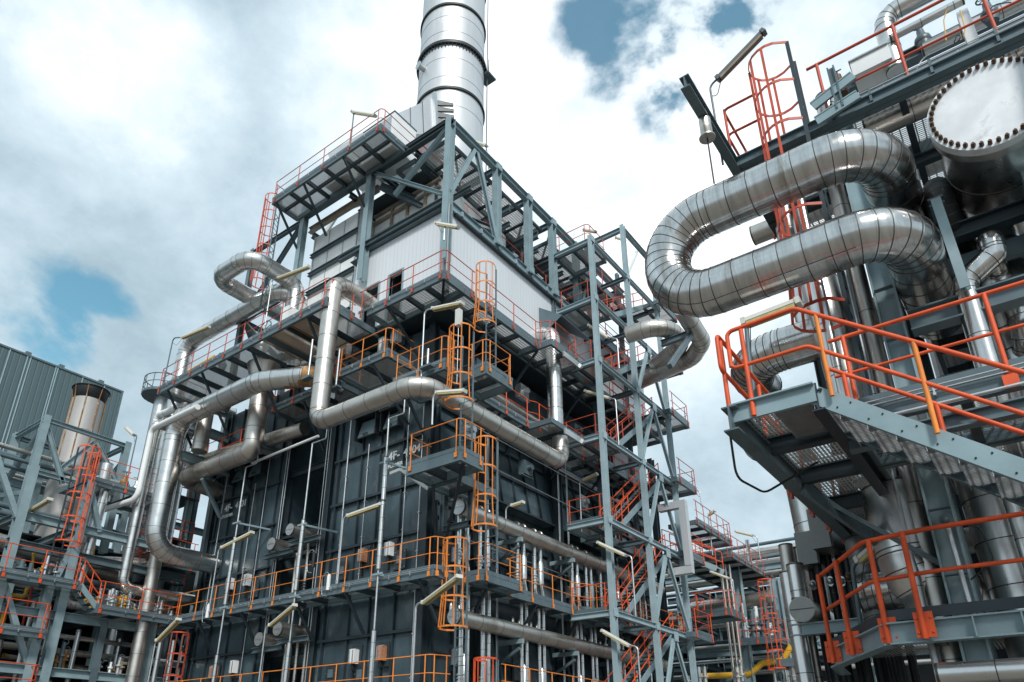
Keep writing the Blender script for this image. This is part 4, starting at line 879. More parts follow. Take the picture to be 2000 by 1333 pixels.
# service poles in front of the fronts
GP = 'tall pale service pipes in front of the furnace fronts'
def service(label, x, y, ztop, sleeves, arm=None, arm2=None):
    t = thing('service_pipe', label, 'pipe', (x, y, 0), GP); b = MB(); b.tube((x, y, 0), (x, y, ztop), .035, 10)
    if arm:
        P_, _ = fillet([(x, y, ztop-.05), (x, y, ztop), (x, y+arm, ztop), (x, y+arm, ztop+.55)], .05, R(25)); b.sweep(P_, .03, 8)
    b.build('pipe_run', 'galv', t)
    for z0, z1_ in sleeves:
        b = MB(); jacket(b, [(x, y, z0), (x, y, z1_)], .085, None, .45, None, 12); b.build('insulation_sleeve', ['alu', 'seam'], t)
    for z in arm2 or ():
        b = MB(); b.bar((x, y, z), (x+1.4, y-.3, z), .07, .07); b.bar((x-.05, y-.25, z), (x-.05, y+.25, z), .07, .05); b.build('wall_bracket', 'teal', t)
    return t
service('pale service pipe nearest the corner, crossing the left edge of the 4F-4104 letters', 16.3, 17.22, 13.1, [(7.55, 9.95), (9.97, 11.6), (2.5, 5.6)], -.75, (11.4, 7.4))
service('pale service pipe in front of the dark gap', 16.3, 21.45, 13.25, [(7.4, 10.1), (1.5, 5.6)], -.8, (9.9, 7.2))
service('pale service pipe crossing the 4F-4101 letters', 16.3, 25.8, 13.3, [(7.4, 10.2), (2, 5.5)], -.75, (10.8, 7.3))
t = thing('catwalk_bracket', 'white flat bracket arm between the right service pipe and the corner', 'bracket', (16.5, 16.5, 11)); a = at(762, 925, X=16.3); c = at(792, 920, X=16.5)
b = MB(); b.bar(a, at(782, 917, X=16.3), .1, .06); b.bar(at(782, 917, X=16.3), at(835, 955, X=17.4), .12, .06); b.build('arm', 'white', t)
ppx('thin pale pipe strung across the dark gap under the bent pipe', [(492, 905), (622, 852)], 16.6, .055, ('white', 'white'), band=9)
for px, y0, y1, X in ((568, 760, 900, 17.5), (545, 700, 1000, 17.5), (551, 905, 1130, 17.5), (652, 880, 1120, 17.45), (1070, 640, 720, 17.5)):
    pass
t = thing('cable_conduits', 'thin pale conduits running down the edges of the dark gap', 'conduits', (17.5, 23, 2))
for y in (21.95, 22.1, 24.75, 24.6, 18.55, 26.0):
    b = MB(); b.tube((XF-.25, y, 1), (XF-.25, y, 14.6), .016, 6); b.build('conduit', 'galv', t)
# ---------------------------------------------------------------- lamps round the furnace
def lampx(label, base, top, a, c, X, **k): return tube_lamp(label, at(*base, X=X), at(*top, X=X), at(*a, X=X), at(*c, X=X), **k)
def lampv(label, px, ybase, a, c, X, X2=None, **k):     # plumb pole below the near end a
    top = at(px, a[1]+12, X=X); _, base = vert(px, a[1]+12, ybase, X); return tube_lamp(label, base, V(base.x, base.y, at(px, a[1]+2, X=X).z), at(*a, X=X), at(*c, X=X2 or X), **k)
lampv('tube lamp before the right casing left of the nearest service pipe', 670, 1140, (680, 1008), (745, 985), 16.3)
lampv('tube lamp before the left casing under its lettering', 426, 1185, (434, 1070), (493, 1040), 16.3)
lampv('tube lamp below the long walkway pointing up to the gap', 518, 1345, (528, 1222), (576, 1182), 16.2, 15.8)
lampv('largest tube lamp, below the long walkway at the corner', 812, 1345, (828, 1178), (897, 1126), 15.9, 15.3, w=.2, pr=.035)
lampv('tube lamp hanging over the corner platform under the upper walkway', 829, 738, (846, 604), (903, 592), 15.9, w=.2)
lampv('tube lamp by the expansion loop over the wide walkway', 530, 636, (545, 544), (604, 521), 15.2, w=.2)
lampv('dark tube lamp at the far left end of the wide walkway', 336, 752, (356, 660), (408, 638), 14.3, polemat='slate')
lampv('short tube lamp on the cantilevered top platform', 690, 292, (688, 219), (733, 226), 15.0, polemat='slate')
lampv('tube lamp in front of the bend of the big pipe', 846, 830, (854, 768), (908, 764), 14.6)
lampv('small tube lamp above the right-hand wall under the hanging platform', 988, 1040, (1000, 988), (1022, 981), 21.0)
lampv('tube lamp in front of the clad house corner', 868, 470, (852, 437), (895, 444), 15.6)
lampv('bright tube lamp above the bottom left ladder', 302, 1345, (308, 1252), (349, 1210), 14.2, w=.2)
lampv('tube lamp on the truss right of the stack foot', 955, 330, (950, 285), (922, 275), 19.5)
lampv('tube lamp standing beyond the top of the truss', 1139, 490, (1140, 449), (1164, 453), 27)
lampv('small tube lamp on the right top of the access tower', 1202, 520, (1203, 464), (1221, 470), 30)
lampv('tube lamp inside the access tower, upper', 1206, 720, (1188, 660), (1150, 636), 25)
lampv('tube lamp inside the access tower, middle', 1203, 870, (1190, 778), (1143, 764), 25.2)
lampv('tube lamp below the right walkway end', 1132, 1045, (1140, 938), (1166, 926), 26)
lampv('tube lamp under the landing of the access tower', 1234, 1205, (1222, 1085), (1168, 1060), 24.2)
lampv('lower tube lamp under the landing of the access tower', 1246, 1345, (1230, 1262), (1176, 1232), 24.2)
lampv('tube lamp on the roof corner right of the access tower', 1368, 990, (1359, 958), (1320, 942), 36)
# chain hoist on the corner platform, shop details
t = thing('hanging_hoist', 'small cream hoist with a thin rod hanging above the corner ladder', 'hoist', (16.3, 13.6, 15.4))
a = at(896, 620, X=15.8); b = MB(); b.box(a.x-.09, a.x+.09, a.y-.09, a.y+.09, a.z-.35, a.z+.3); b.build('hoist_body', 'lamp', t); b = MB(); b.tube(a-V(0, 0, .35), a-V(0, 0, 2.6), .012, 6); b.build('rod', 'galv', t)
def valve(label, p, r=.3, col='galv', axis=V(-.8, -.5, .3), s=1):
    t = thing('gate_valve', label, 'valve', tuple(p)); p = Vector(p); b = MB(); b.sweep([p, p+V(0, 0, .25*s), p+V(0, 0, .5*s), p+V(0, 0, .75*s)], [.16*s, .22*s, .12*s, .1*s], 14); b.sphere(p+V(0, 0, .3*s), .24*s); b.build('valve_body', col, t)
    b = MB(); c = p+V(0, 0, .95*s); b.ring(c, axis, r*s, .022*s, 20); ax = axis.normalized(); u = ax.orthogonal().normalized(); w_ = ax.cross(u)
    for k in range(3): d = u*math.cos(k*1.05)+w_*math.sin(k*1.05); b.tube(c-d*r*s, c+d*r*s, .014*s, 5)
    b.tube(p+V(0, 0, .7*s), c, .03*s, 6); b.build('handwheel', 'slate' if col != 'yellow' else col, t); return t
valve('large valve with a handwheel standing on the wide walkway', (15.4, 24.6, 18.05), .36, 'galv', V(-1, 0, .1), 1.3)
valve('small valve with a handwheel low on the wide walkway', (15.2, 27.2, 18.05), .3, 'slate', V(0, 0, 1), .8)
t = thing('yellow_cylinder', 'yellow cylinder lying behind the rail of the wide walkway', 'cylinder', (14.9, 28.6, 18.3)); b = MB(); b.tube((14.8, 29.0, 18.45), (15.0, 27.6, 18.75), .13, 14); b.sphere((14.8, 29.1, 18.4), .2); b.build('cylinder_body', 'yellow', t)
t = thing('white_fitting', 'white rounded fitting with a box beside the big valve on the wide walkway', 'fitting', (15.6, 23.2, 18)); b = MB(); b.tube((15.6, 23.3, 18), (15.6, 23.3, 18.8), .38, 18); b.build('drum', 'white', t); b = MB(); b.box(15.2, 15.7, 22.7, 23.2, 18.7, 19.7); b.build('box', 'white', t)
# square white duct beside the tower, loops beyond it
t = thing('square_duct_loop', 'plain grey square duct bracket standing right of the access tower', 'duct', (32, 12.6, 9))
Xd = 30.6; c1, c2, c3, c4 = at(1285, 998, X=Xd), at(1334, 985, X=Xd), at(1350, 1113, X=Xd), at(1310, 1118, X=Xd)
c2 = V(Xd, c2.y, c2.z); c3 = V(Xd, c2.y, c3.z)
b = MB(); b.bar(V(Xd, c2.y+1.2, c2.z), V(Xd, c2.y-.15, c2.z), .34, .3); b.build('top_arm', 'stk', t); b = MB(); b.bar(V(Xd, c2.y, c2.z-.18), V(Xd, c2.y, c3.z+.18), .34, .3, up=(1, 0, 0)); b.build('upright', 'stk', t); b = MB(); b.bar(V(Xd, c2.y-.15, c3.z), V(Xd, c2.y+1.0, c3.z), .34, .3); b.build('bottom_arm', 'stk', t)
Z0 = 19.9
def ozp(px, py, Z): p = at(px, py, Z=Z); return V(p.x, p.y, Z)
L = [ozp(*q, Z0) for q in ((1225, 655), (1300, 632), (1335, 672), (1280, 715))]
pipe('inner hairpin of jacketed pipe beyond the access tower', [L[0], L[1], L[2], L[3]], .40, ('alud', 'seam'), 1.1, band=1.2, bband=.3)
L = [ozp(*q, Z0-.4) for q in ((1330, 600), (1372, 668), (1352, 700), (1250, 745))]
pipe('outer hairpin of jacketed pipe beyond the access tower', L, .40, ('alud', 'seam'), 1.0, band=1.2, bband=.3)
t = thing('pipe_bracket', 'blue-grey cantilever bracket holding the hairpin pipes beyond the tower', 'bracket', (36, 14, 18)); b = MB(); b.ibeam(ozp(1292, 672, 19.3), ozp(1365, 646, 19.3), .3, .2); b.build('arm', 'slate', t); b = MB(); b.bar(ozp(1350, 655, 19.1), ozp(1308, 716, 16.5), .2, .2); b.build('strut', 'slate', t)

t = thing('cable_tray', 'thin cable tray and conduits climbing the terraced side near the dark columns', 'cable tray', (20.6, 15.6, 0))
for x in (20.05, 20.65, 25.05, 25.75, 30.1): b = MB(); b.tube((x, 15.62, 0), (x, 15.62, 14.2), .018, 6); b.tube((x+.08, 15.62, 0), (x+.08, 15.62, 13.6), .012, 6); b.build('conduit', 'galv', t)
b = MB()
for zz in (8.9, 12.1, 13.4): b.tube((18.2, 15.55, zz), (30, 15.55, zz), .022, 6)
b.build('conduit', 'galv', t)
for px, py, s_, lab in ((612, 1100, .22, 'small black valve body at the deck edge before the gap'), (641, 1145, .2, 'white cylinder clamped at the deck edge before the right casing'), (405, 1200, .2, 'white cylinder clamped at the deck edge before the left casing')):
    p = at(px, py, X=16.45); tt = thing('clamped_cylinder', lab, 'cylinder', tuple(p)); b = MB(); b.tube(p-V(0, 0, .15), p+V(0, 0, .35), .07, 12); b.sweep([p+V(0, 0, .35), p+V(0, 0, .42)], [.07, .03], 12); b.build('cylinder_body', 'white' if 'white' in lab else 'black', tt)
    b = MB(); P_, _ = fillet([p+V(0, 0, .4), p+V(-.02, .15, .6), p+V(-.02, .35, .3), p+V(0, .3, -.3), p+V(0, .05, -.35)], .12, R(20)); b.sweep(P_, .012, 5); b.build('hose', 'galv', tt)
for px, py, X, lab in ((656, 757, 15.7, 'pale upright bracket post on the rail left of the amber deck'), (602, 738, 14.9, 'pale upright post beside the vertical bent pipe'), (835, 716, 15.9, 'white small telephone box on the corner platform')):
    p = at(px, py, X=X); tt = thing('instrument_post', lab, 'post', tuple(p)); b = MB(); b.tube(p, p+V(0, 0, 1.7 if 'box' not in lab else .7), .045, 8); b.build('pole', 'galv', tt); b = MB(); b.box(p.x-.15, p.x+.1, p.y-.25, p.y+.25, p.z-.08, p.z); b.build('foot_plate', 'slate', tt)

# extra fittings on the fronts
GW2 = 'thin pipes and conduits clipped to the furnace fronts'
for y, z0, z1_, r_, lab in ((17.5, 7.5, 14.2, .022, 'thin conduit beside the right hatch'), (19.6, 7.6, 13.2, .018, 'thin conduit under the right-casing hatches'), (20.8, 7.5, 15.2, .03, 'thin pale pipe near the left edge of the right casing'), (26.9, 7.5, 13.2, .02, 'thin conduit in the middle of the left casing'), (29.3, 7.6, 15.5, .025, 'thin pale pipe at the left of the left casing'), (16.75, 1, 14.0, .02, 'thin conduit down the corner column')):
    b = MB(); b.tube((XF-.2, y, z0), (XF-.2, y, z1_), r_, 6)
    z = z0+.4
    while z < z1_: b.box(XF-.23, XF-.11, y-.05, y+.05, z, z+.03); z += 1.4
    solo(b, 'wall_conduit', 'galv', lab, 'conduit', GW2)
for (y, z, lab) in ((20.6, 8.3, 'nearest the gap on the right casing'), (17.6, 8.25, 'nearest the corner on the right casing'), (26.0, 8.3, 'at the right end of the left casing'), (28.2, 4.6, 'low on the left casing'), (20.7, 4.6, 'low on the right casing by the gap'), (19.2, 4.5, 'low in the middle of the right casing')):
    t = thing('peephole_box', 'small dark framed peephole plate %s' % lab, 'plate', (XF-.15, y, z)); b = MB(); b.box(XF-.16, XF-.11, y-.28, y+.28, z-.35, z+.35); b.build('plate', 'dark', t)
    b = MB(); b.box(XF-.2, XF-.161, y-.12, y+.12, z-.14, z+.14); b.build('cover', 'slate', t)
    b = MB()
    for i in (-1, 1):
        for j in (-1, 0, 1): b.tube((XF-.175, y+i*.23, z+j*.28), (XF-.16, y+i*.23, z+j*.28), .015, 6)
    b.build('bolt', 'galv', t)
for k, (x, z) in enumerate(((19.0, 13.2), (22.8, 12.9), (27.3, 12.7), (23.2, 9.0), (28.0, 9.1), (19.6, 16.2), (22.6, 16.4), (27, 16.2))):
    b = MB(); b.box(x-.3, x+.3, 15.6, 15.9, z-.3, z+.3); b.tube((x, 15.6, z), (x, 15.4, z), .12, 12); b.bar((x-.4, 15.7, z-.35), (x+.4, 15.7, z-.35), .05, .12)
    solo(b, 'wall_fitting', 'slate' if k % 2 else 'galv', '%s boxed fitting on the terraced side, counting from the top left' % ('first', 'second', 'third', 'fourth', 'fifth', 'sixth', 'seventh', 'eighth')[k], 'fitting', 'boxed fittings on the terraced side')
pipe('dull horizontal pipe high under the second-highest terraced-side walkway', [(18.5, 15.95, 15.6), (33, 15.95, 15.6)], .16, ('alud', 'seam'), band=1.1)
pipe('thin pale pipe below the long pipe of the terraced side', [(18.5, 15.6, 13.6), (33, 15.6, 13.6)], .05, ('galv', 'seam'), band=3)
# ================================================================ right-hand process structure (nearer the camera)
PXr = 9.6
M['greybox2'] = mat('grey_head_plate', (.30, .30, .29), .5, .4, .12, 3)
m = MB(); jacket(m, [(13.2, .35, 10.08), (PXr, .35, 10.08), (PXr, 3.68, 10.08), (PXr, 3.68, 8.56), (PXr, .30, 8.56), (12.6, .30, 8.56)], .375, [.75, .745, .745, .72], .34, .15, 40, False, rb=1.012, bw=.014, jit=.004)
up_ = solo(m, 'insulated_pipe', ['ss', 'seam'], 'huge shiny U-shaped jacketed pipe looping out of the right-hand structure', 'pipe')
# lap seam along the outer top, with pop rivets
sm = MB(); Pq, Bq = fillet([(PXr-.0, .9, 10.08), (PXr, 3.68, 10.08), (PXr, 3.68, 8.56), (PXr, .9, 8.56)], [.745, .745], R(7))
ctr = V(PXr, 2.93, 9.32)
def outw(p):
    d = p-V(PXr, min(p.y, 2.93), 9.32); d.x = 0; d.normalize(); return d
ln = []
for p in Pq:
    o_ = outw(p); q = p + (o_*.80 + V(-.6, 0, 0)).normalized()*.379; ln.append(q)
sm.sweep(ln, .006, 5); 
for a_, c_ in zip(ln[:-1], ln[1:]):
    k = max(1, int((c_-a_).length/.14))
    for i in range(k): sm.sphere(a_.lerp(c_, i/k), .010, 0, 4)
s_o = sm.build('seam_line', 'seam', None); s_o.location = V(*s_o.location)-up_.location; s_o.parent = up_
# ---- bolted blind flange and exchanger
YC, ZC = -1.03, 10.2
ex = thing('heat_exchanger', 'big round white blind flange with a ring of rusty bolts closing a horizontal shell', 'exchanger', (10, YC, ZC))
FR = .74
b = MB(); b.sweep([(9.98, YC, ZC), (10.12, YC, ZC)], [FR, FR], 64); b.build('blind_flange', mat('scuffed_white_flange', (.70, .71, .72), .42, .35, .12, 2.2, .06, 9, col2=(.42, .42, .43), c2=.585), ex)
b = MB(); b.sweep([(10.135, YC, ZC), (10.27, YC, ZC)], [FR-.01, FR-.01], 64); b.build('girth_flange', 'alud', ex)
b = MB(); b.sweep([(10.12, YC, ZC), (10.135, YC, ZC)], [FR-.1, FR-.1], 48); b.build('gasket', 'black', ex)
b = MB(); jacket(b, [(10.275, YC, ZC), (15.5, YC, ZC)], FR-.08, None, .9, None, 40, False); b.build('shell', ['alu', 'seam'], ex)
M['bolt'] = mat('rusty_bolt', (.10, .06, .04), .5, .6, .35, 30)
bm_ = MB(); bm_.sweep([(-.075, 0, 0), (-.035, 0, 0)], .018, 8); bm_.sweep([(-.05, 0, 0), (0, 0, 0)], .031, 6, smooth=False); 
bme = bpy.data.meshes.new('bolt'); bme.from_pydata(bm_.v, [], bm_.f); bme.materials.append(M['bolt'])
NB = 44
for k in range(NB):
    a = 2*math.pi*(k+.3)/NB; o = bpy.data.objects.new('bolt', bme); COL.objects.link(o); o.parent = ex
    o.location = V(9.98, YC+math.cos(a)*(FR-.06), ZC+math.sin(a)*(FR-.06))-ex.location; o.rotation_euler = (random.uniform(0, 6), 0, 0)
def rpipe(label, pts, r, mats=('ss', 'seam'), bend=None, band=.8, **k): return pipe(label, pts, r, mats, bend, band, **k)
rpipe('jacketed elbow pipe at the right edge beside the bolted flange', [(9.7, -1.9, 11.2), (9.7, -1.72, 9.6), (11.4, -1.5, 9.25)], .15, bend=.4, bband=.12, band=.5)
rpipe('long brown-stained jacketed pipe running behind the bolted flange', [at(1690, 258, X=11.5), at(1690, 258, X=11.5)+V(0, -4.2, 0)], .2, ('alud', 'seam'), band=.75)
rpipe('black crinkled elbow pipe between the U pipe and the flange shell', [(12.5, -.2, 10.2), (11.2, -.2, 10.2), (11.2, -.2, 9.4), (13.0, -.5, 9.2)], .2, ('black', 'seam'), bend=.35, bband=.1)
# ---- columns
st_ = thing('steel_frame', 'slate-blue steel columns and beams of the right-hand structure', 'frame', (12, 0, 0))
def sb(p, q, h, w, name='beam', m_='slate', up=(0, 0, 1), t_=.025):
    b = MB(); b.ibeam(p, q, h, w, up, t_); b.build(name, m_, st_)
sb((11.2, .83, 0), (11.2, .83, 12.0), .32, .32, 'column', 'teal', (0, 1, 0), .03)
sb((11.3, -2.6, 0), (11.3, -2.6, 12.0), .32, .32, 'column', 'slate', (0, 1, 0))
sb((15.2, .83, 0), (15.2, .83, 12.0), .32, .32, 'column', 'dark', (0, 1, 0)); sb((15.2, -2.6, 0), (15.2, -2.6, 12), .32, .32, 'column', 'dark', (0, 1, 0))
sb((15.2, 2.6, 0), (15.2, 2.6, 12.0), .3, .3, 'column', 'dark', (0, 1, 0))
# beams at the pipe level
zb2 = 7.75
sb((11.0, .6, zb2), (11.0, -4, zb2), .34, .26); sb((11.2, .83, 9.5), (15.2, .83, 9.5), .3, .24, m_='dark'); sb((11.2, -2.6, 9.5), (15.2, -2.6, 9.5), .3, .24, m_='dark')
sb((11.3, 1.0, 9.2), (11.3, -4, 9.2), .26, .2, m_='dark')
a = at(1828, 392, X=10.7); c = at(1888, 545, X=10.7); sb(V(10.7, a.y, a.z), V(10.7, a.y-.03, c.z-.15), .12, .13, 'hanger_post', 'teal', (1, 0, 0), .02); sb(V(10.7, a.y, a.z), V(13, a.y, a.z), .14, .2)
b = MB(); b.bar((11.2, .83, 3.5), (13.6, .9, 5.3), .2, .12); b.build('knee_brace', 'slate', st_)
# ---- top deck
RT_Z = 12.12
walkway('walkway', 'top deck of the right-hand structure with dark red rails', [(10.9, 12.5, -4.2, 2.62), (12.52, 14.6, -4.2, 2.62)], RT_Z, [[(10.9, 1.15), (10.9, -4.2)]], None, 'red', joist=1.35, joistdir='x', fh=.27, grate='grate', sp=1.3, h=1.3, rr=.027)
t = thing('corner_rail', 'dark red rail at the left corner of the top deck beside the hoist beam', 'railing', (10.9, 2.7, RT_Z)); b = MB()
for h_ in (1.3, .65):
    P_, _ = fillet([(13.5, 2.7, RT_Z+h_), (10.85, 2.7, RT_Z+h_), (10.85, 2.05, RT_Z+h_)], .1, R(20)); b.sweep(P_, .025, 8)
b.build('rail', 'red', t)
for p in ((10.85, 2.68), (13.3, 2.7), (12.1, 2.7)): b = MB(); b.tube((p[0], p[1], RT_Z-.2), (p[0], p[1], RT_Z+1.3), .025, 8); b.build('post', 'red', t)
b = MB(); b.ibeam((10.82, 2.6, RT_Z-.16), (10.82, -4.2, RT_Z-.16), .22, .14); solo(b, 'edge_beam', 'slate', 'long slate-blue edge beam under the top deck with dark red rails', 'beam')
b = MB(); b.ibeam((12.5, 2.6, RT_Z-.38), (12.5, -4.2, RT_Z-.38), .2, .14); solo(b, 'edge_beam', 'dark', 'dark inner beam under the grating of the top deck', 'beam')
b = MB(); b.ibeam((11.0, 2.5, RT_Z-.32), (14.6, 2.5, RT_Z-.32), .28, .2); solo(b, 'edge_beam', 'dark', 'dark end beam at the left edge of the top deck', 'beam')
t = thing('gusset_plate', 'bolted gusset plate at the foot of the cantilevered hoist beam', 'plate', (10.9, 2.0, RT_Z-.5)); b = MB(); b.add([(10.82, 2.5, RT_Z-.42), (10.82, 1.7, RT_Z-.45), (10.82, 2.1, RT_Z-.62), (10.82, 2.5, RT_Z-.62), (10.84, 2.5, RT_Z-.42), (10.84, 1.7, RT_Z-.45), (10.84, 2.1, RT_Z-.62), (10.84, 2.5, RT_Z-.62)], [(0, 1, 2, 3), (7, 6, 5, 4), (0, 4, 5, 1), (1, 5, 6, 2), (2, 6, 7, 3), (3, 7, 4, 0)]); b.build('plate', 'slate', t)
b = MB()
for dy in (0, .1, .2): 
    for dz in (0, .08): b.sphere((10.815, 2.1+dy, RT_Z-.56+dz), .016, 0, 4)
b.build('bolt_head', 'black', t)
# conduits along the deck edge
t = thing('conduit_run', 'pair of thin conduits clipped along the edge of the top deck', 'conduit', (10.8, 0, RT_Z)); b = MB()
for dz in (-.02, .06): b.tube((10.78, 1.1, RT_Z+dz), (10.78, -4.2, RT_Z+dz), .012, 6)
b.build('conduit', 'galv', t)
for y in (.9, .3, -.6, -1.5, -2.3): b = MB(); b.box(10.76, 10.83, y-.02, y+.02, RT_Z-.2, RT_Z+.1); b.build('clip', 'slate', t)
# ladder in its cage
caged_ladder('red-orange caged ladder rising behind the huge U pipe to the top deck', 10.75, 1.32, 5.65, RT_Z, R(92), 'red', 2.55, None, R_=.40, w=.5, hoop=.93, top=1.75, railmat='dark')
b = MB(); sb((10.6, 1.15, RT_Z+.1), (10.6, .45, RT_Z+.35), .2, .05, 'ladder_bracket', 'teal'); sb((10.6, 1.15, RT_Z-.25), (10.6, .45, RT_Z-.1), .2, .05, 'ladder_bracket', 'teal'); sb((10.62, .75, RT_Z-.2), (10.62, .75, RT_Z+.75), .12, .12, 'ladder_bracket', 'slate')
# hoist beam
t = thing('hoist_beam', 'cantilevered slate-blue beam with a trolley and spring can at the top left of the structure', 'beam', (10, 2.65, 11.7))
b = MB(); b.ibeam((8.55, 2.65, 11.95), (11.2, 2.65, 11.95), .26, .16); b.build('beam', 'slate', t)
b = MB(); b.sweep([(PXr-.25, 2.65, 11.8), (PXr-.25, 2.65, 11.6)], [.1, .1], 12); b.box(PXr-.31, PXr-.19, 2.6, 2.7, 11.78, 11.98); b.sweep([(PXr-.25, 2.65, 11.62), (PXr-.25, 2.65, 11.6), (PXr-.25, 2.65, 11.42), (PXr-.25, 2.65, 11.4)], [.09, .1, .1, .135], 20); b.sweep([(PXr-.25, 2.65, 11.4), (PXr-.25, 2.65, 11.38)], [.135, .135], 20); b.build('spring_can', 'alud', t)
b = MB(); b.tube((PXr-.25, 2.65, 11.4), (PXr-.22, 2.66, 10.42), .014, 6); b.build('hanger_rod', 'black', t)
tube_lamp('dark tube lamp on a bent pole at the top left of the right-hand structure', at(1412, 322, X=10.4), at(1386, 168, X=10.4), at(1402, 155, X=10.4), at(1492, 62, X=10.4), None, w=.11, polemat='slate', pr=.02, hm='greybox', lm='stained')
# things on the top deck
rpipe('bent jacketed pipe rising from the top deck and turning right', [at(1752, 140, X=11.6), at(1722, 35, X=11.6), at(1722, 35, X=11.6)+V(0, -2.6, .05)], .17, ('alu', 'seam'), .3, band=.55, bband=.12)
rpipe('straight thin jacketed pipe on the top deck behind the rail', [at(1738, 76, X=11.4), at(1738, 76, X=11.4)+V(0, -1.15, .02)], .07, ('alu', 'seam'), band=.5)
rpipe('long jacketed pipe lying low on the top deck to the right', [at(1800, 100, X=11.7), at(1800, 100, X=11.7)+V(0, -3, 0)], .12, ('alu', 'seam'), band=.6)
rpipe('grey jacketed pipe beyond the left end of the top deck', [(13.6, 3.2, 12.45), (13.6, -.5, 12.45)], .22, ('alud', 'seam'), band=.8)
rpipe('short jacketed stub standing under the ladder brackets', [(11.3, 1.05, 11.2), (11.3, 1.0, 13.0)], .17, ('ss', 'seam'), band=.5)
t = thing('white_box_duct', 'plain white box lying on the top deck beside the bent pipe', 'box', (11.5, .3, 12.5)); a = at(1664, 140, X=11.4); c = at(1728, 112, X=11.4)
b = MB(); b.box(11.4, 11.9, c.y-.1, a.y, a.z-.12, a.z+.22); b.build('box_body', 'white', t); b = MB(); b.box(11.36, 11.94, c.y-.1, a.y+.02, a.z+.225, a.z+.25); b.build('lid', 'galv', t)
sb(at(1640, 180, X=11.9), at(1640, 180, X=11.9)+V(0, -5, 0), .26, .2, 'cable_tray_beam', 'slate'); sb(at(1660, 205, X=11.3), at(1660, 205, X=11.3)+V(0, -5, 0), .12, .2, 'cable_tray_beam', 'dark')
b = MB(); p = at(1890, 55, X=11.2); b.bar(p-V(0, 0, .45), p+V(0, 0, .35), .16, .16, up=(0, 1, 0)); solo(b, 'concrete_post', 'stk', 'weathered grey post on the top deck by the orange rail foot', 'post')
valve('handwheel valve on the top deck under the bent pipe', at(1800, 72, X=11.8)-V(0, 0, .3), .16, 'slate', V(-.3, 0, 1), .6); valve('second handwheel valve at the top right corner of the deck', at(1930, 20, X=11.6)-V(0, 0, .3), .2, 'slate', V(-.3, 0, 1), .6)
valve('brown valve cluster left of the white box on the top deck', at(1640, 165, X=11.0)-V(0, 0, .25), .12, 'bolt', V(-.6, 0, .6), .6)
t = thing('instrument_cables', 'loose yellow and black cables hanging over the top deck', 'cables', (11, -1, 12.3))
for pts, mm in (([(1788, 140), (1800, 118), (1815, 105)], 'white'), ([(1848, 80), (1843, 40), (1851, 12)], 'yellow'), ([(1865, 85), (1880, 78), (1870, 62), (1862, 90)], 'black'), ([(1875, 20), (1885, 55), (1882, 75)], 'yellow'), ([(1920, 30), (1945, 8), (1975, 5)], 'black')):
    b = MB(); P_, _ = fillet([at(x, y, X=11.0) for x, y in pts], .1, R(20)); b.sweep(P_, .009, 5); b.build('cable', mm, t)
# ---- mid deck, landing, stair
ZM = 5.66
b = MB()
walkway('walkway', 'middle deck of the right-hand structure with bright orange rails', [(9.15, 10.8, -3.6, 1.42), (10.82, 13.4, -3.6, 1.42)], ZM+.12, [[(9.15, 1.45), (9.15, -3.6)]], None, 'orange', joist=1.2, fh=.2, sp=1.45, rr=.027)
b = MB(); b.ibeam((9.1, 1.45, ZM-.35), (9.1, -3.6, ZM-.35), .18, .16); solo(b, 'edge_beam', 'slate', 'slate-blue beam with a conduit under the middle deck', 'beam'); b = MB(); b.tube((9.0, 1.3, ZM-.12), (9.0, -3.6, ZM-.12), .022, 8); solo(b, 'conduit', 'galv', 'pale conduit along the edge of the middle deck', 'conduit')
YL0, YL1 = 1.50, 2.46
ld = thing('stair_landing', 'overhanging blue-grey landing with orange rails at the head of the near stair', 'landing', (9.5, 2, ZM))
def ch(p, q, h=.2, w=.09, mt='teal', nm='fascia', up=(0, 0, 1)):
    b = MB(); b.bar(p, q, h, w, up); b.build(nm, mt, ld)
ch((7.98, YL1, ZM-.08), (7.98, YL0, ZM-.08), .2, .04); ch((7.96, YL1, ZM+.03), (7.96, YL0, ZM+.03), .02, .12)
ch((8.1, YL1+.02, ZM+.06), (8.1, YL0, ZM+.06), .1, .01, 'dark', 'toe_plate')
b = MB(); b.ibeam((7.85, YL1, ZM-.16), (15.2, YL1, ZM-.16), .32, .18); b.build('side_beam', 'slate', ld)
b = MB(); b.ibeam((7.98, YL0, ZM-.16), (15.2, YL0, ZM-.16), .26, .14); b.build('side_beam', 'dark', ld)
for x in (9.05, 10.4, 11.9, 13.6): b = MB(); b.ibeam((x, YL0+.08, ZM-.14), (x, YL1-.1, ZM-.14), .22, .14); b.build('cross_beam', 'dark', ld)
b = MB(); b.box(8.02, 15, YL0+.04, YL1-.04, ZM-.03, ZM); b.build('grating', 'gratey', ld)
b = MB()
for k in range(24): b.box(8.12+k*.035, 8.132+k*.035, YL0+.08, YL0+.5, ZM-.16, ZM-.12)
b.box(8.08, 9.0, YL0+.06, YL0+.52, ZM-.118, ZM-.112); b.build('ribbed_plate', 'galv', ld)
b = MB(); b.bar((10.4, YL1-.1, ZM-.3), (13.4, 1.0, ZM-1.6), .2, .06); b.build('knee_brace', 'slate', ld)
HR = .027
def nrail(root, pts, fr=.12, mt='orange', r=HR, nm='handrail'):
    b = MB(); P_, _ = fillet(pts, fr, R(18)); b.sweep(P_, r, 12); b.build(nm, mt, root)
def npost(root, p, h, mt='orange', r=.029, br_=True, ax='x', lean=0):
    b = MB(); p = Vector(p); b.tube(p-V(0, 0, .12), p+V(0, 0, h), r, 12); b.build('post', mt, root)
H1 = 1.07; x0 = 7.94
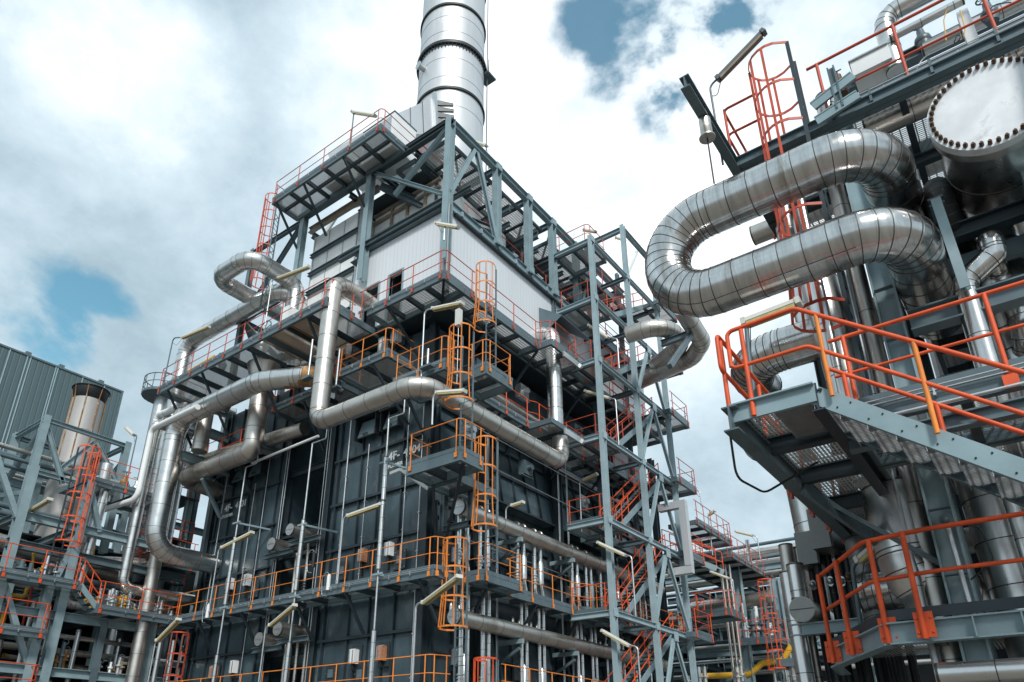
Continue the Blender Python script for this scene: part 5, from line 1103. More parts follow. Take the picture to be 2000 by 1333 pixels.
# stair geometry
SP = V(8.0, 1.52, ZM-.08); SQ = V(8.0, -2.1, ZM-.08-.80*3.62)
sl_ = .80
nrail(ld, [(10.5, YL1+.05, ZM+H1), (x0, YL1+.05, ZM+H1), (x0, YL1+.05, ZM+.56), (10.5, YL1+.05, ZM+.56)], .08)
nrail(ld, [(x0, 2.38, ZM+.55), (x0, 2.38, ZM+H1-.02), (x0, 1.55, ZM+H1), (x0, -2.1, ZM+H1-sl_*3.65)], [.08, .15])
nrail(ld, [(x0, 2.38, ZM+H1-.1), (x0, 2.38, ZM+.52), (x0, 1.48, ZM+.52), (x0, -2.1, ZM+.52-sl_*3.58)], [.08, .15], r=.024)
npost(ld, (x0, 2.2, ZM-.05), H1)
for x in (8.05, 9.5): npost(ld, (x, YL1+.05, ZM-.1), H1+.05, br_=False)
ns = thing('stair_flight', 'near blue-grey stair with bright orange rails and open mesh treads descending to the right', 'stairs', tuple(SP))
for xx, mt_ in ((8.0, 'teal'), (9.0, 'slate')):
    b = MB(); b.chan(V(xx, SP.y, SP.z), V(xx, SQ.y, SQ.z), .21, .08, t=.012, flip=(-1 if xx < 8.5 else 1), m=0); b.build('stringer', mt_, ns)
b = MB()
for k in range(26): p = SP.lerp(SQ, (k+.5)/26); b.sphere(V(7.995, p.y, p.z+(-.06 if k % 2 else .07)), .011, 0, 4)
b.build('bolt_head', 'black', ns)
nst = 15
gm = MB(); pl = MB(); rm = MB()
for i in range(nst):
    c = SP.lerp(SQ, (i+.45)/nst)-V(0, 0, .02)
    rm.box(8.03, 8.97, c.y-.128, c.y-.125, c.z-.185, c.z-.062)
    for k in range(20): gm.box(8.05+k*.047, 8.062+k*.047, c.y-.13, c.y+.13, c.z-.03, c.z+.012)
    for k in range(3): gm.box(8.04, 8.96, c.y-.08+k*.08-.004, c.y-.08+k*.08+.004, c.z-.008, c.z+.013)
    pl.box(8.02, 8.98, c.y+.131, c.y+.137, c.z-.06, c.z+.014); pl.box(8.02, 8.98, c.y-.137, c.y-.131, c.z-.06, c.z+.014)
gm.build('tread', 'galv', ns); pl.build('tread_edge', 'galv', ns); rm.build('riser_mesh', 'meshv', ns)
b = MB(); b.add([(8.03, SP.y-.2, SP.z-.36), (8.97, SP.y-.2, SP.z-.36), (8.97, SQ.y-.2, SQ.z-.36), (8.03, SQ.y-.2, SQ.z-.36), (8.03, SP.y-.2, SP.z-.365), (8.97, SP.y-.2, SP.z-.365), (8.97, SQ.y-.2, SQ.z-.365), (8.03, SQ.y-.2, SQ.z-.365)], [(3, 2, 1, 0), (4, 5, 6, 7)])
sl2 = thing('stair_rail', 'orange rails on both sides of the near stair', 'railing', (8.5, 0, 4))
nrail(sl2, [(9.0, 1.50, ZM+H1-.35), (9.0, -2.1, ZM+H1-.35-sl_*3.6)]); nrail(sl2, [(9.0, 1.50, ZM+.45-.2), (9.0, -2.1, ZM+.45-.2-sl_*3.6)], r=.024)
for yy in (1.33, .45, -.45, -1.4):
    zz = ZM-sl_*(1.52-yy); b = MB(); b.tube((x0, yy, zz-.03), (x0, yy, zz+H1-.02), .026, 12); b.build('post', 'amber', sl2)
    b = MB(); b.tube((9.0, yy, zz-.03), (9.0, yy, zz+H1-.35), .029, 12); b.build('post', 'orange', sl2)
b = MB(); P_, _ = fillet([(8.1, YL1+.1, ZM-.2), (8.3, YL1+.16, ZM-.75), (8.9, YL1+.02, ZM-.8), (9.4, YL0+.4, ZM-.35)], .2, R(15)); b.sweep(P_, .015, 6); solo(b, 'hanging_cable', 'black', 'black cable looping under the left edge of the landing', 'cable')
# edge rail beyond the landing seen from below
ctb = thing('side_rail', 'red rail posts along the far left edge beam of the landing', 'railing', (12, 2.6, ZM)); 
for x in (10.6, 11.7, 12.7, 13.8): b = MB(); b.box(x-.05, x+.05, YL1+.1, YL1+.13, ZM-.36, ZM-.16); b.tube((x, YL1+.15, ZM-.3), (x, YL1+.15, ZM+H1), .026, 8); b.build('post', 'red', ctb)
nrail(ctb, [(10.6, YL1+.15, ZM+H1), (15, YL1+.15, ZM+H1)], mt='red')
tube_lamp('pale tube lamp with a thick bent arm above the landing rail', (9.6, 2.62, ZM), (9.6, 2.6, 7.3), at(1452, 632, X=9.6), at(1562, 590, X=9.6), None, w=.16, pr=.035, polemat='slate')
# ---- pipes behind the landing
rpipe('shiny upright jacketed pipe behind the ladder cage and orange rails', [V(11.9, 1.83, 9.6), V(11.9, 1.66, 5.75)], .30, ('alu', 'seam'), band=1.0)
rpipe('jacketed cross pipe with rounded left end just above the landing', [(12.6, 1.3, 7.35), (12.6, 3.5, 7.38), (13.15, 3.5, 7.38)], .42, bend=.55, band=.75, bband=.16)
rpipe('dark jacketed bend above the landing lamp', [(13.9, 3.6, 8.9), (12.6, 3.6, 8.9), (12.6, 1.0, 8.9)], .40, ('ss', 'seam'), bend=.8, bband=.1)
rpipe('thin bright pipe low behind the landing fascia', [(12.0, 3.0, 6.15), (12.0, 1.3, 6.15)], .2, ('alu', 'seam'), band=.35)
rpipe('jacketed hanger pipe dropping from the end of the top deck', [(12.6, 2.3, 12.0), (12.6, 2.25, 9.2)], .22, ('alu', 'seam'), band=.6)
rpipe('slim dark upright pipe beside the main column', [(11.6, 1.2, 11.8), (11.6, 1.15, 2)], .13, ('alud', 'seam'), band=1.1)
rpipe('slim upright conduit pipe close to the main column', [(11.5, 1.36, 10), (11.5, 1.33, 2)], .06, ('galv', 'seam'), band=3)
rpipe('S-bent jacketed pipe right of the huge U pipe', [(12.6, -.62, 8.75), (11.0, -.62, 8.75), (11.0, -.62, 8.45), (11.0, -.17, 8.15), (11.0, -.17, 5.9)], .165, ('ss', 'seam'), [.22, .1, .25], band=.75, bband=.14)
rpipe('short jacketed elbow behind the S-bent pipe', [(12.8, -.7, 8.3), (12.0, -.75, 8.2), (12.0, -.75, 7.5), (13.6, -.4, 7.2)], .2, ('ss', 'seam'), .35, band=.5, bband=.14)
rpipe('dark jacketed bend low behind the orange deck rail', [(12.0, .9, 6.0), (12.0, .65, 7.05), (12.4, -.9, 7.2)], .2, ('alud', 'seam'), .4, band=.5, bband=.14)
valve('black handwheel valve behind the orange deck rail', (11.2, .35, 6.1), .24, 'white', V(-.3, .1, 1), .75)
rpipe('fat jacketed upright left of the lower column, bending right at its foot', [(11.9, 1.42, 5.6), (11.9, 1.36, 3.75), (13.0, -.6, 3.75)], .46, ('alu', 'seam'), bend=.8, band=1.0, bband=.2)
rpipe('second fat jacketed upright by the right edge under the near stair', [(11.9, .30, 7.0), (11.9, .16, 2.2)], .37, ('alu', 'seam'), band=.62)
rpipe('third jacketed upright behind the near stair rails at the right edge', [(11.9, -.55, 7.0), (11.9, -.6, 2.2)], .33, ('alu', 'seam'), band=.7)
rpipe('dark upright jacketed pipe with bands under the flange shell', [(12.2, -.55, 10.0), (12.9, -.75, 6.0)], .5, ('ss', 'seam'), band=.35)
t = thing('grey_saddle_box', 'pale blue-grey support box at the right edge below the bolted flange', 'support', (11, -1.6, 8.4))
b = MB(); b.box(10.9, 12.2, -2.6, -1.2, 8.75, 9.6); b.build('box_body', 'teal', t); b = MB(); b.box(10.85, 12.2, -2.7, -1.1, 8.68, 8.745); b.build('base_plate', 'teal', t)
b = MB(); b.sweep([(11.05, -1.35, 7.95), (11.05, -1.37, 8.35)], [.15, .15], 16); b.build('spring_can', 'galv', t)
# dark drums and a deck added to make the inside look shaded
for i, (x, y, r_, z1_, lab) in enumerate(((16.5, -.6, 1.3, 11.5, 'added dark drum filling the shaded inside of the right-hand structure, left one'), (16.8, -3.6, 1.3, 11.5, 'added dark drum filling the shaded inside of the right-hand structure, right one'))):
    t = thing('vessel', lab, 'vessel', (x, y, 0)); b = MB(); b.sweep([(x, y, 0), (x, y, z1_), (x, y, z1_+.4)], [r_, r_, r_*.6], 32); b.build('dark_drum_shell', 'dark', t)
    b = MB(); 
    for z in (3, 6, 9): b.ring((x, y, z), (0, 0, 1), r_, .03, 32)
    b.build('stiffening_ring', 'slate', t)
walkway('walkway', 'added dark deck deepening the shade behind the main column of the right-hand structure', [(11.6, 18, -5, .5)], 9.0, [], None, 'orange', joist=1.2, fh=.3)
# ---- bottom deck with cranked rail
ZBk = 3.45
bd = thing('lower_deck', 'lowest deck with cranked orange-red rails at the bottom right', 'deck', (12, 0, ZBk))
pts = [V(14.1, 3.05, ZBk), V(12.9, 2.9, ZBk), V(10.85, 1.72, ZBk), V(10.75, -2.5, ZBk)]
for a, c in zip(pts[:-1], pts[1:]):
    b = MB(); b.ibeam(a-V(0, 0, .16), c-V(0, 0, .16), .28, .18); b.build('edge_beam', 'teal', bd)
    b = MB(); n_ = V(-(a-c).y, (a-c).x, 0).normalized()*-.09; b.bar(a+V(0, 0, .08)+n_*0, c+V(0, 0, .08), .14, .012); b.build('toe_plate', 'dark', bd)
b = MB(); vs = [(14.1, 3.0, ZBk-.02), (12.9, 2.85, ZBk-.02), (10.9, 1.7, ZBk-.02), (10.8, -2.5, ZBk-.02), (14.1, -2.5, ZBk-.02)]; b.add(vs+[(x, y, z-.03) for x, y, z in vs], [(0, 1, 2, 3, 4), (9, 8, 7, 6, 5)]); b.build('grating', 'gratey', bd)
for y in (1.2, 0, -1.2): b = MB(); b.ibeam((10.95, y, ZBk-.18), (14, y, ZBk-.18), .2, .12); b.build('joist', 'dark', bd)
b = MB()
for y in (1.25, .75, .25, -.1): b.box(10.70, 10.79, y-.008, y+.008, ZBk-.29, ZBk-.03)
b.build('web_stiffener', 'teal', bd)
H2 = 1.12
for h_, r_ in ((H2, .033), (.56, .028)): nrail(bd, [V(12.55, 2.82, ZBk+h_), V(10.88, 1.82, ZBk+h_), V(10.7, 1.0, ZBk+h_), V(10.7, -2.5, ZBk+h_)], .2, 'redor' if 'redor' in M else 'orange', r_)
for p in ((12.5, 2.82), (11.72, 2.36), (10.84, 1.72), (10.66, 1.27), (10.66, -1.2)):
    b = MB(); b.tube((p[0]-.02, p[1]+.02, ZBk-.28), (p[0]-.02, p[1]+.02, ZBk+H2), .036, 12); b.build('post', 'orange', bd)
    b = MB(); b.box(p[0]-.0, p[0]+.02, p[1]-.11, p[1]+.11, ZBk-.26, ZBk+.06)
    for dy in (-.08, .08):
        for dz in (-.2, -.02): b.sphere((p[0]-.0, p[1]+dy, ZBk+dz), .018, 0, 5)
    b.build('bracket', 'orange', bd)
sb((11.5, .80, 0), (11.5, .80, 5.2), .3, .3, 'column', 'slate', (0, 1, 0)); 
a = at(1600, 940, X=10.8); b = MB(); b.bar(V(10.9, 2.3, 5.35), V(11.4, .9, 4.15), .16, .06, up=(1, 0, 0)); b.build('diagonal', 'slate', st_)
t = thing('field_instrument', 'grey transmitter head on a pale pole in front of the lower column', 'instrument', (10.8, .55, 3.5)); p = at(1848, 1018, X=10.9); b = MB(); b.tube(p, V(p.x, p.y-.03, 3.4), .03, 8); b.build('pole', 'galv', t); b = MB(); b.sweep([p-V(.06, 0, 0), p+V(.06, 0, 0)], .085, 14); b.sphere(p+V(-.06, 0, 0), .05); b.build('head', 'slate', t)
b = MB(); P_, _ = fillet([p+V(0, -.1, -.05), p+V(0, -.35, -.15), p+V(0, -.4, -.6), p+V(0, -.1, -.8)], .1, R(20)); b.sweep(P_, .012, 5); b.build('cable', 'black', t)
tube_lamp('short tube lamp on a bent grey pole beside the fat upright pipe', at(1685, 1245, X=12.6), at(1664, 1105, X=12.6), at(1680, 1095, X=12.6), at(1712, 1068, X=12.4), None, w=.2, pr=.035, polemat='slate')
rpipe('bellows-ribbed jacketed pipe behind the cranked rail', [(13.2, 2.4, 4.35), (13.2, .9, 4.35)], .33, ('ss', 'seam'), band=.12)
rpipe('dark banded upright pipe behind the cranked rail', [(13.6, 2.35, 6.0), (13.3, 2.15, 3.5)], .26, ('greybox', 'black'), band=.35)
rpipe('bright jacketed pipe lying along the bottom right edge', [at(1830, 1318, X=10.2), at(1830, 1318, X=10.2)+V(0, -3, 0)], .13, ('alu', 'seam'), band=.6)
# ---- left end of the right-hand structure: manifold and boxes
rpipe('shiny upright jacketed pipe left of the dark manifold below the landing', [V(16.5, 3.75, 8.6), V(16.5, 3.6, 4.6)], .40, ('alu', 'seam'), band=1.0)
def boxm(label, px, py, w, h, dpt, X, mt='greybox'):
    p = at(px, py, X=X); t = thing('flue_box', label, 'box', tuple(p)); b = MB(); b.box(X, X+dpt, p.y-w, p.y, p.z-h, p.z); b.build('box_side', ['greybox'], t)
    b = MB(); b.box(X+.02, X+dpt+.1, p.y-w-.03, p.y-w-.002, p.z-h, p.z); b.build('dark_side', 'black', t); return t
boxm('upper grey steel box of the manifold under the landing', 1574, 996, .32, .75, .9, 13.6); boxm('lower grey steel box of the manifold with pipes hanging below it', 1550, 1042, .34, .62, 1.2, 13.9)
t = thing('pipe_manifold', 'cluster of slim dark upright pipes hanging under the grey boxes', 'pipes', (14.3, 3.3, 2))
for i in range(11):
    y = 3.7-.17*i; x = 14.1+.13*(i % 3)
    b = MB(); jacket(b, [(x, y, 5.6-.05*i), (x, y, 2.0)], .07 if i else .13, None, .8, None, 10); b.build('tube', ['alud' if i < 2 else 'black', 'seam'], t)
    if i < 9:
        b = MB()
        for dz in (0, .1): b.tube((x-.12, y, 4.75+dz), (x+.12, y, 4.75+dz), .045, 8)
        b.sphere((x-.13, y, 4.8), .06, 0, 5); b.build('fitting', 'bolt' if i % 3 == 0 else 'galv', t)
p = at(1566, 1190, X=13.4)
t = thing('drum', 'round grey drum end on a pale bracket beside the dark manifold', 'drum', tuple(p)); b = MB(); b.sweep([p, p+V(1.4, 0, 0)], .22, 28); b.build('drum_shell', 'alud', t); b = MB(); b.sweep([p-V(.01, 0, 0), p-V(.002, 0, 0)], .215, 28); b.build('drum_head', 'greybox2', t); b = MB(); b.bar(p+V(-.012, -.2, 0), p+V(-.012, .2, 0), .012, .012); b.build('head_seam', 'black', t)
b = MB(); b.ibeam(p+V(.2, .3, -.32), p+V(.2, -1.0, -.32), .2, .16); b.build('bracket', 'teal', t)
rpipe('pale upright pipe carrying the drum bracket, running down to a grated step', [V(13.7, p.y+.22, p.z+.75), V(13.7, p.y+.18, 1.9)], .15, ('alu', 'seam'), band=.9)
rpipe('second pale pipe stub above the round drum', [V(13.6, p.y+.05, p.z+.85), V(13.6, p.y+.05, p.z+.2)], .15, ('alu', 'seam'), band=.5)

# more pipework low behind the cranked deck
rpipe('dull pipe crossing low under the middle deck behind the uprights', [(13.0, 1.2, 4.9), (13.0, -4, 4.9)], .2, ('alud', 'seam'), band=.8)
rpipe('bright slim upright pipe close to the lower column at the right', [(11.3, .05, 6.0), (11.3, .0, 1)], .085, ('alu', 'seam'), band=.8)
rpipe('slim grey upright pipe between the two fat uprights at the right', [(12.3, .85, 6.0), (12.3, .8, 1)], .10, ('alu', 'seam'), band=.8)
rpipe('dark elbow pipe low at the right edge behind the cranked rail', [(13.4, -.2, 6.0), (12.8, -.25, 4.6), (12.8, -2, 4.4)], .22, ('alud', 'seam'), .4, band=.5, bband=.15)
rpipe('slim bright pipe climbing beside the caged ladder', [(11.25, 1.75, 12), (11.25, 1.72, 5.8)], .07, ('alu', 'seam'), band=.9)
rpipe('bright pipe hanging in the gap between the U pipe legs', [(12.2, 2.0, 11.5), (12.2, 1.95, 9.0)], .12, ('alu', 'seam'), band=.6)
for k, (y, z, x) in enumerate(((-1.3, 7.0, 12.5), (-2.0, 6.6, 12.5), (-1.2, 9.0, 13.0))):
    rpipe('%s dull cross pipe deep in the right-hand structure' % ('first', 'second', 'third')[k], [(x, .4, z), (x, y-3, z)], .18, ('alud', 'seam'), band=.7)
for z in (4.0, 4.9, 5.8, 6.7, 7.6, 8.5): b = MB(); b.bar((11.03, .7, z), (11.03, .96, z), .012, .1); b.build('stiffener_plate', 'slate', st_)
# ================================================================ left background: pipe rack, vent, big clad hall
t = thing('clad_hall', 'huge grey-green corrugated hall far behind at the left edge', 'building', (10, 90, 0))
b = MB(); b.box(-40, 30.9, 75, 100, 0, 38.85); b.build('wall', 'cladg', t)
b = MB(); b.box(-40.1, 31.0, 74.9, 100.1, 38.86, 39.05); b.build('roof_edge', 'slate', t)
for x in (19.6, 21.2, 21.5, 23.9, 24.1, 26.6, 28.9): b = MB(); b.box(x, x+.09, 74.93, 74.998, 0, 38.84); b.build('flashing_strip', 'pale', t)
for x in (21, 24.2, 28.3): b = MB(); b.box(x, x+.5, 74.95, 75.4, 39.06, 39.35); b.build('roof_vent', 'slate', t)
b = MB(); b.box(30.75, 30.98, 74.9, 75.0, 0, 38.85); b.build('corner_flashing', 'slate', t)
YR = 31.0
rk = thing('pipe_rack', 'blue-grey steel pipe rack filling the lower left behind the orange railed walkways', 'rack', (9, 36, 0))
def rb2(p, q, h=.34, w=.24, nm='beam', mt='teal', up=(0, 0, 1)):
    b = MB(); b.ibeam(p, q, h, w, up, .025); b.build(nm, mt, rk)
for x, z1_ in ((10.1, 12.6), (11.75, 8.0), (12.35, 12.6), (16.2, 7.9), (7.6, 8)):
    rb2((x, YR, 0), (x, YR, z1_), .34, .34, 'column', 'teal', (0, 1, 0))
for x in (4, 8.2, 12.2, 16.5):
    for y in (36.5, 42): rb2((x, y, 0), (x, y, 14.2), .34, .34, 'column', 'slate' if y > 40 else 'teal', (0, 1, 0))
for z, mt in ((6.95, 'teal'), (4.85, 'teal'), (10.55, 'teal'), (9.4, 'slate')):
    rb2((4 if z < 6 else 9.9, YR+.1, z), (17.3, YR+.1, z), .34, .26, mt=mt)
for z in (3.0, 5.6, 8.6, 11.3, 13.5):
    for y in (36.6, 42): rb2((2, y, z), (22, y, z), .34, .26, mt='teal' if z > 10 else 'slate')
for x in (8.2, 10.1, 12.3, 16.3):
    for z in (4.85, 7.9, 10.5): rb2((x, YR+.2, z), (x, 42, z), .3, .22, mt='slate')
for p, q in (((10.1, YR, 8.0), (11.7, YR, 5.0)), ((8.2, 36.5, 11.5), (12.1, 36.5, 13.3)), ((12.3, 36.5, 11.4), (9.5, 36.5, 13.3)), ((12.4, YR, 10.4), (11.9, YR, 8.2)), ((16.2, YR, 4.9), (14.9, YR, 2.6)), ((10.0, YR, 10.4), (8.3, YR, 13.3)), ((12.4, YR+.1, 12.5), (13.2, YR+.1, 10.6))):
    b = MB(); b.bar(p, q, .2, .2); b.build('brace', 'teal', rk)
# rack pipes: long runs lying on the beams
GPi = 'long pipes lying in the left pipe rack'
k = 0
wd = ['topmost', 'second', 'third', 'fourth', 'fifth', 'sixth', 'seventh', 'eighth', 'ninth', 'tenth', 'eleventh', 'twelfth']
for z, ys, r_ in ((14.5, (35, 36, 37.5, 39), .11), (14.0, (34.8, 36, 37), .09), (11.75, (34.5, 35.7, 38), .12), (9.0, (33.5, 35, 37), .14)):
    for y in ys:
        b = MB(); jacket(b, [(-6, y, z), (19 if z < 12 else 13, y, z)], r_, None, 1.6, None, 12); o = solo(b, 'rack_pipe', ['slate' if k % 3 else 'alud', 'seam'], 'dull pipe run in the left rack, %s counting from the top and front' % (wd[k] if k < 12 else 'last'), 'pipe', GPi); k += 1
pipe('fat dark pipe crossing low behind the orange stair of the left rack', [(4, 34, 10.6), (16, 34, 9.6)], .36, ('alud', 'seam'), band=1.2)
pipe('fat grey pipe end crossing behind the kinked pale pipe', [(14.2, 33.6, 9.9), (17.5, 32.4, 10.2)], .3, ('alud', 'seam'), band=.9)
b = MB(); b.box(-8, 24, 43, 43.3, 0, 13.2); solo(b, 'dark_backing', 'black', 'added dark sheet filling in the darkness at the back of the left pipe rack', 'wall')  # added black sheet standing in for deep shade behind the rack
for i, z in enumerate((3.05, 5.65, 8.3, 11.0)):
    b = MB(); b.box(-4, 20, 35.5, 42.8, z, z+.06); solo(b, 'dark_fill_plate', 'dark', '%s added dark plate deepening the shade inside the left pipe rack, counted from the ground' % wd[i].replace('topmost', 'first'), 'floor')  # dark plates added so the inside of the rack reads as shade
# walkways of the left rack
GW = 'walkways with orange rails on the left rack'
walkway('walkway', 'upper platform with red-orange rails beside the rusty vent, left', [(12.1, 15.6, YR, YR+2.4)], 12.75, [[(12.1, 31.6), (12.1, YR), (15.6, YR)]], GW, 'orange', joist=1.1, grate='gratey')
walkway('walkway', 'left rack walkway with bright orange rails ending above the sloping stair', [(2, 12.6, YR-.9, YR)], 8.1, [[(2, YR-.9), (12.5, YR-.9)]], GW, 'orange', joist=1.2)
walkway('walkway', 'left rack walkway crowded with valves behind orange rails', [(13.3, 16.9, YR-.9, YR+1.2)], 7.35, [[(13.3, YR-.9), (16.9, YR-.9)]], GW, 'orange', joist=1.2)
walkway('walkway', 'left rack lower walkway with orange rails and yellow pipes behind', [(2, 11.8, YR-.7, YR+.6)], 6.15, [[(2, YR-.7), (11.8, YR-.7), (11.8, YR+.6)]], GW, 'orange', joist=1.2)
walkway('walkway', 'lowest left rack walkway whose orange rail just enters the bottom left corner', [(2, 11.8, YR-.9, YR+.6)], 3.9, [[(2, YR-.9), (11.8, YR-.9), (11.8, YR+.2)]], GW, 'orange')
stair('short orange-railed stair sloping down between two left rack walkways', (13.35, YR-.85, 7.35), (12.55, YR-.85, 8.1), .75, 'orange', None, tall=.22)
caged_ladder('bright orange caged ladder up to the platform beside the rusty vent', 11.65, YR-.2, 8.1, 12.75, R(-60), 'orange', 1.6, None, hoop=.95, railmat='dark', w=.5, R_=.42)
caged_ladder('dark-railed ladder with a red cage at the lower left behind the bright lamp', 16.6, 29.5, 2.0, 5.6, R(-100), 'red', 1.2, None, railmat='slate')
# frame round the vent
vf = thing('open_steel_tower', 'open blue-grey steel frame round the rusty round vent', 'frame', (13, 35.5, 12))
def vb_(p, q, h=.26, w=.24, up=(0, 0, 1), mt='teal'):
    b = MB(); b.ibeam(p, q, h, w, up); b.build('bar', mt, vf)
for x, y in ((11.05, 34), (14.8, 34), (11.05, 37.2), (14.8, 37.2)): vb_((x, y, 10.5), (x, y, 16.1), .3, .3, (0, 1, 0))
for p, q in (((11.05, 34, 15.9), (14.8, 34, 15.9)), ((11.05, 37.2, 15.9), (14.8, 37.2, 15.9)), ((11.05, 34, 15.9), (11.05, 37.2, 15.9)), ((14.8, 34, 15.9), (14.8, 37.2, 15.9)), ((11.2, 34, 15.5), (12.4, 34, 13.2)), ((13.3, 34, 15.6), (12.2, 34, 13.9)), ((13.4, 34, 15.6), (14.7, 34, 14)), ((11.05, 34.2, 15.4), (11.05, 37, 13.4)), ((14.8, 34.2, 15), (14.8, 37, 13.4)), ((11.05, 34, 13.4), (14.8, 34, 13.4))):
    vb_(p, q, .2, .2, mt='teal' if p[1] < 35 else 'slate')
vs = thing('vent_stack', 'weathered pale round vent with rust streaks and a dark rim hood', 'chimney', (13.3, 36, 12))
vm = mat('weathered_vent', (.40, .39, .375), .6, .2, .16, .9, .1, 8, col2=(.26, .16, .09), c2=.57, streak=5)
b = MB(); vx, vy = 13.35, 36.0; b.sweep([(vx, vy, 11), (vx, vy, 14.6), (vx, vy, 15.0), (vx, vy, 18.35)], [.86, .86, .76, .74], 40); b.build('shell', vm, vs)
b = MB(); b.sweep([(vx, vy, 18.3), (vx, vy, 18.36), (vx, vy, 18.95), (vx, vy, 18.96)], [.60, .70, .84, .84], 40, caps=False); b.ring((vx, vy, 18.98), (0, 0, 1), .86, .035, 40); b.build('rim_hood', 'black', vs)
b = MB()
for a in range(0, 360, 45):
    a = R(a+12); b.bar((vx+math.cos(a)*.77, vy+math.sin(a)*.77, 13.6), (vx+math.cos(a)*.77, vy+math.sin(a)*.77, 18.4), .05, .04); b.bar((vx+math.cos(a)*.77, vy+math.sin(a)*.77, 18.4), (vx+math.cos(a)*.85, vy+math.sin(a)*.85, 18.95), .04, .03)
b.build('stiffener', 'rust', vs)
b = MB(); b.ring((vx, vy, 16.6), (0, 0, 1), .745, .012, 40); b.build('seam', 'seam', vs)
pipe('short pale upright drum beside the vent on the upper platform', [(13.2, 31.8, 12.8), (13.2, 31.8, 13.9)], .24, ('alu', 'seam'), band=2)
pipe('jacketed upright under the upper platform of the left rack', [(13.2, 31.4, 12.6), (13.0, 31.4, 8.2)], .2, ('alu', 'seam'), band=.7)
valve('red-brown valve behind the red rail beside the vent', (14.0, 31.6, 12.95), .22, 'rust', V(-.2, -.5, 1), .8); valve('valve with a wheel right of the red-brown one', (14.7, 31.9, 12.95), .22, 'galv', V(-.2, -.3, 1), .8)
t = thing('street_lamp', 'double-tube lamp on a tall bent grey pole between the vent and the pipes', 'lamp', (15.5, 31, 8)); 
lampv('double-tube lamp on a tall bent pole between the vent and the fat pipes', 265, 985, (262, 850), (247, 836), 14.0, polemat='slate')
bpy.data.objects.remove(t)
lampv('golden tube lamp low at the left in front of the orange ladder', 37, 1080, (47, 1005), (98, 975), 10.5, w=.2)
# clutter of small machines on the left walkways
GC = 'small valves and pumps crowded on the valve walkway of the left rack'
def clutter(label, x, y, z, s, mats=('galv', 'white', 'yellow')):
    t = thing('valve_set', label, 'valves', (x, y, z), GC); rnd = random.Random(int(x*100+y)); 
    for i in range(7):
        dx, dy = rnd.uniform(-.4, .4)*s, rnd.uniform(-.3, .3)*s; h_ = rnd.uniform(.3, 1.0)*s; b = MB(); r_ = rnd.uniform(.04, .09)*s
        b.tube((x+dx, y+dy, z), (x+dx, y+dy, z+h_), r_, 10); b.sweep([(x+dx, y+dy, z+h_*.5), (x+dx, y+dy, z+h_*.5+.06)], [r_*2, r_*2], 12)
        if i % 2: b.tube((x+dx, y+dy, z+h_*.7), (x+dx+rnd.uniform(-.3, .3)*s, y+dy, z+h_*.7), r_*.8, 8)
        b.build('valve' if i % 2 else 'pump', mats[rnd.randrange(len(mats))] if i else 'galv', t)
        if i % 3 == 0: b = MB(); b.ring((x+dx, y+dy-.1, z+h_), (.2, 1, .3), .1*s, .012, 14); b.build('handwheel', 'slate', t)
for i in range(5): clutter('%s valve set from the left on the crowded valve walkway of the left rack' % wd[i].replace('topmost', 'first'), 13.8+.68*i, YR-.2, 7.36, 1, ('galv', 'alu', 'yellow', 'galv'))
for i in range(4): clutter('%s set of pipes behind the bright orange rail of the left rack, from the left' % wd[i].replace('topmost', 'first'), 9.3+1.0*i, YR+.3, 8.1, 1.2, ('galv', 'yellow', 'slate'))
t = thing('yellow_pipework', 'yellow gas pipes with red uprights behind the lower left walkway', 'pipes', (10.5, 31.6, 6.2))
for pts, mt, r_ in (([(8, 31.8, 7.6), (11.3, 31.8, 7.6), (11.3, 31.8, 7.95)], 'yellow', .07), ([(8, 32.2, 7.2), (10.9, 32.2, 7.2), (10.9, 32.2, 6.2)], 'yellow', .1), ([(11.4, 31.6, 6.2), (11.4, 31.6, 8.0)], 'red', .05), ([(11.0, 31.6, 6.2), (11.0, 31.6, 7.2)], 'red', .05), ([(9.2, 31.9, 6.2), (9.2, 31.9, 7.3)], 'galv', .09), ([(9.9, 31.9, 6.2), (9.9, 31.9, 7.4)], 'yellow', .12)):
    b = MB(); P_, _ = fillet(pts, .15, R(20)); b.sweep(P_, r_, 10); b.build('pipe_run', mt, t)
t = thing('yellow_hoop', 'yellow bent pipe loop hanging above the valve walkway', 'pipe', (13.6, 32, 8.5)); b = MB(); P_, _ = fillet([at(*q, Y=32) for q in ((172, 1052), (176, 1062), (186, 1060), (180, 1092), (160, 1084))], .1, R(20)); b.sweep(P_, .05, 8); b.build('pipe_run', 'yellow', t)
b = MB(); P_, _ = fillet([at(*q, Y=31.5) for q in ((62, 1120), (66, 1078), (76, 1068), (84, 1068))], .1, R(20)); b.sweep(P_, .05, 8); solo(b, 'yellow_riser', 'yellow', 'yellow bent riser behind the bright orange rail at the left', 'pipe')
pipe('orange-brown pipe low in the dark left rack', [(11.5, 33, 5.5), (15.5, 33, 5.2)], .08, ('rust', 'seam'), band=3)
for i, (x, y) in enumerate(((16.9, 30.2), (16.2, 30.0), (18.0, 31.3))):
    pipe('%s slim upright pipe by the red cage at the lower left' % wd[i].replace('topmost', 'first'), [(x, y, 6.5), (x, y, 0)], .11, ('alu', 'seam'), band=.9)
pipe('horizontal capped pipe stub beside the lower left casing edge', [(16.4, 30.8, 5.6), (18, 30.8, 5.6)], .16, ('alu', 'seam'), band=.6)
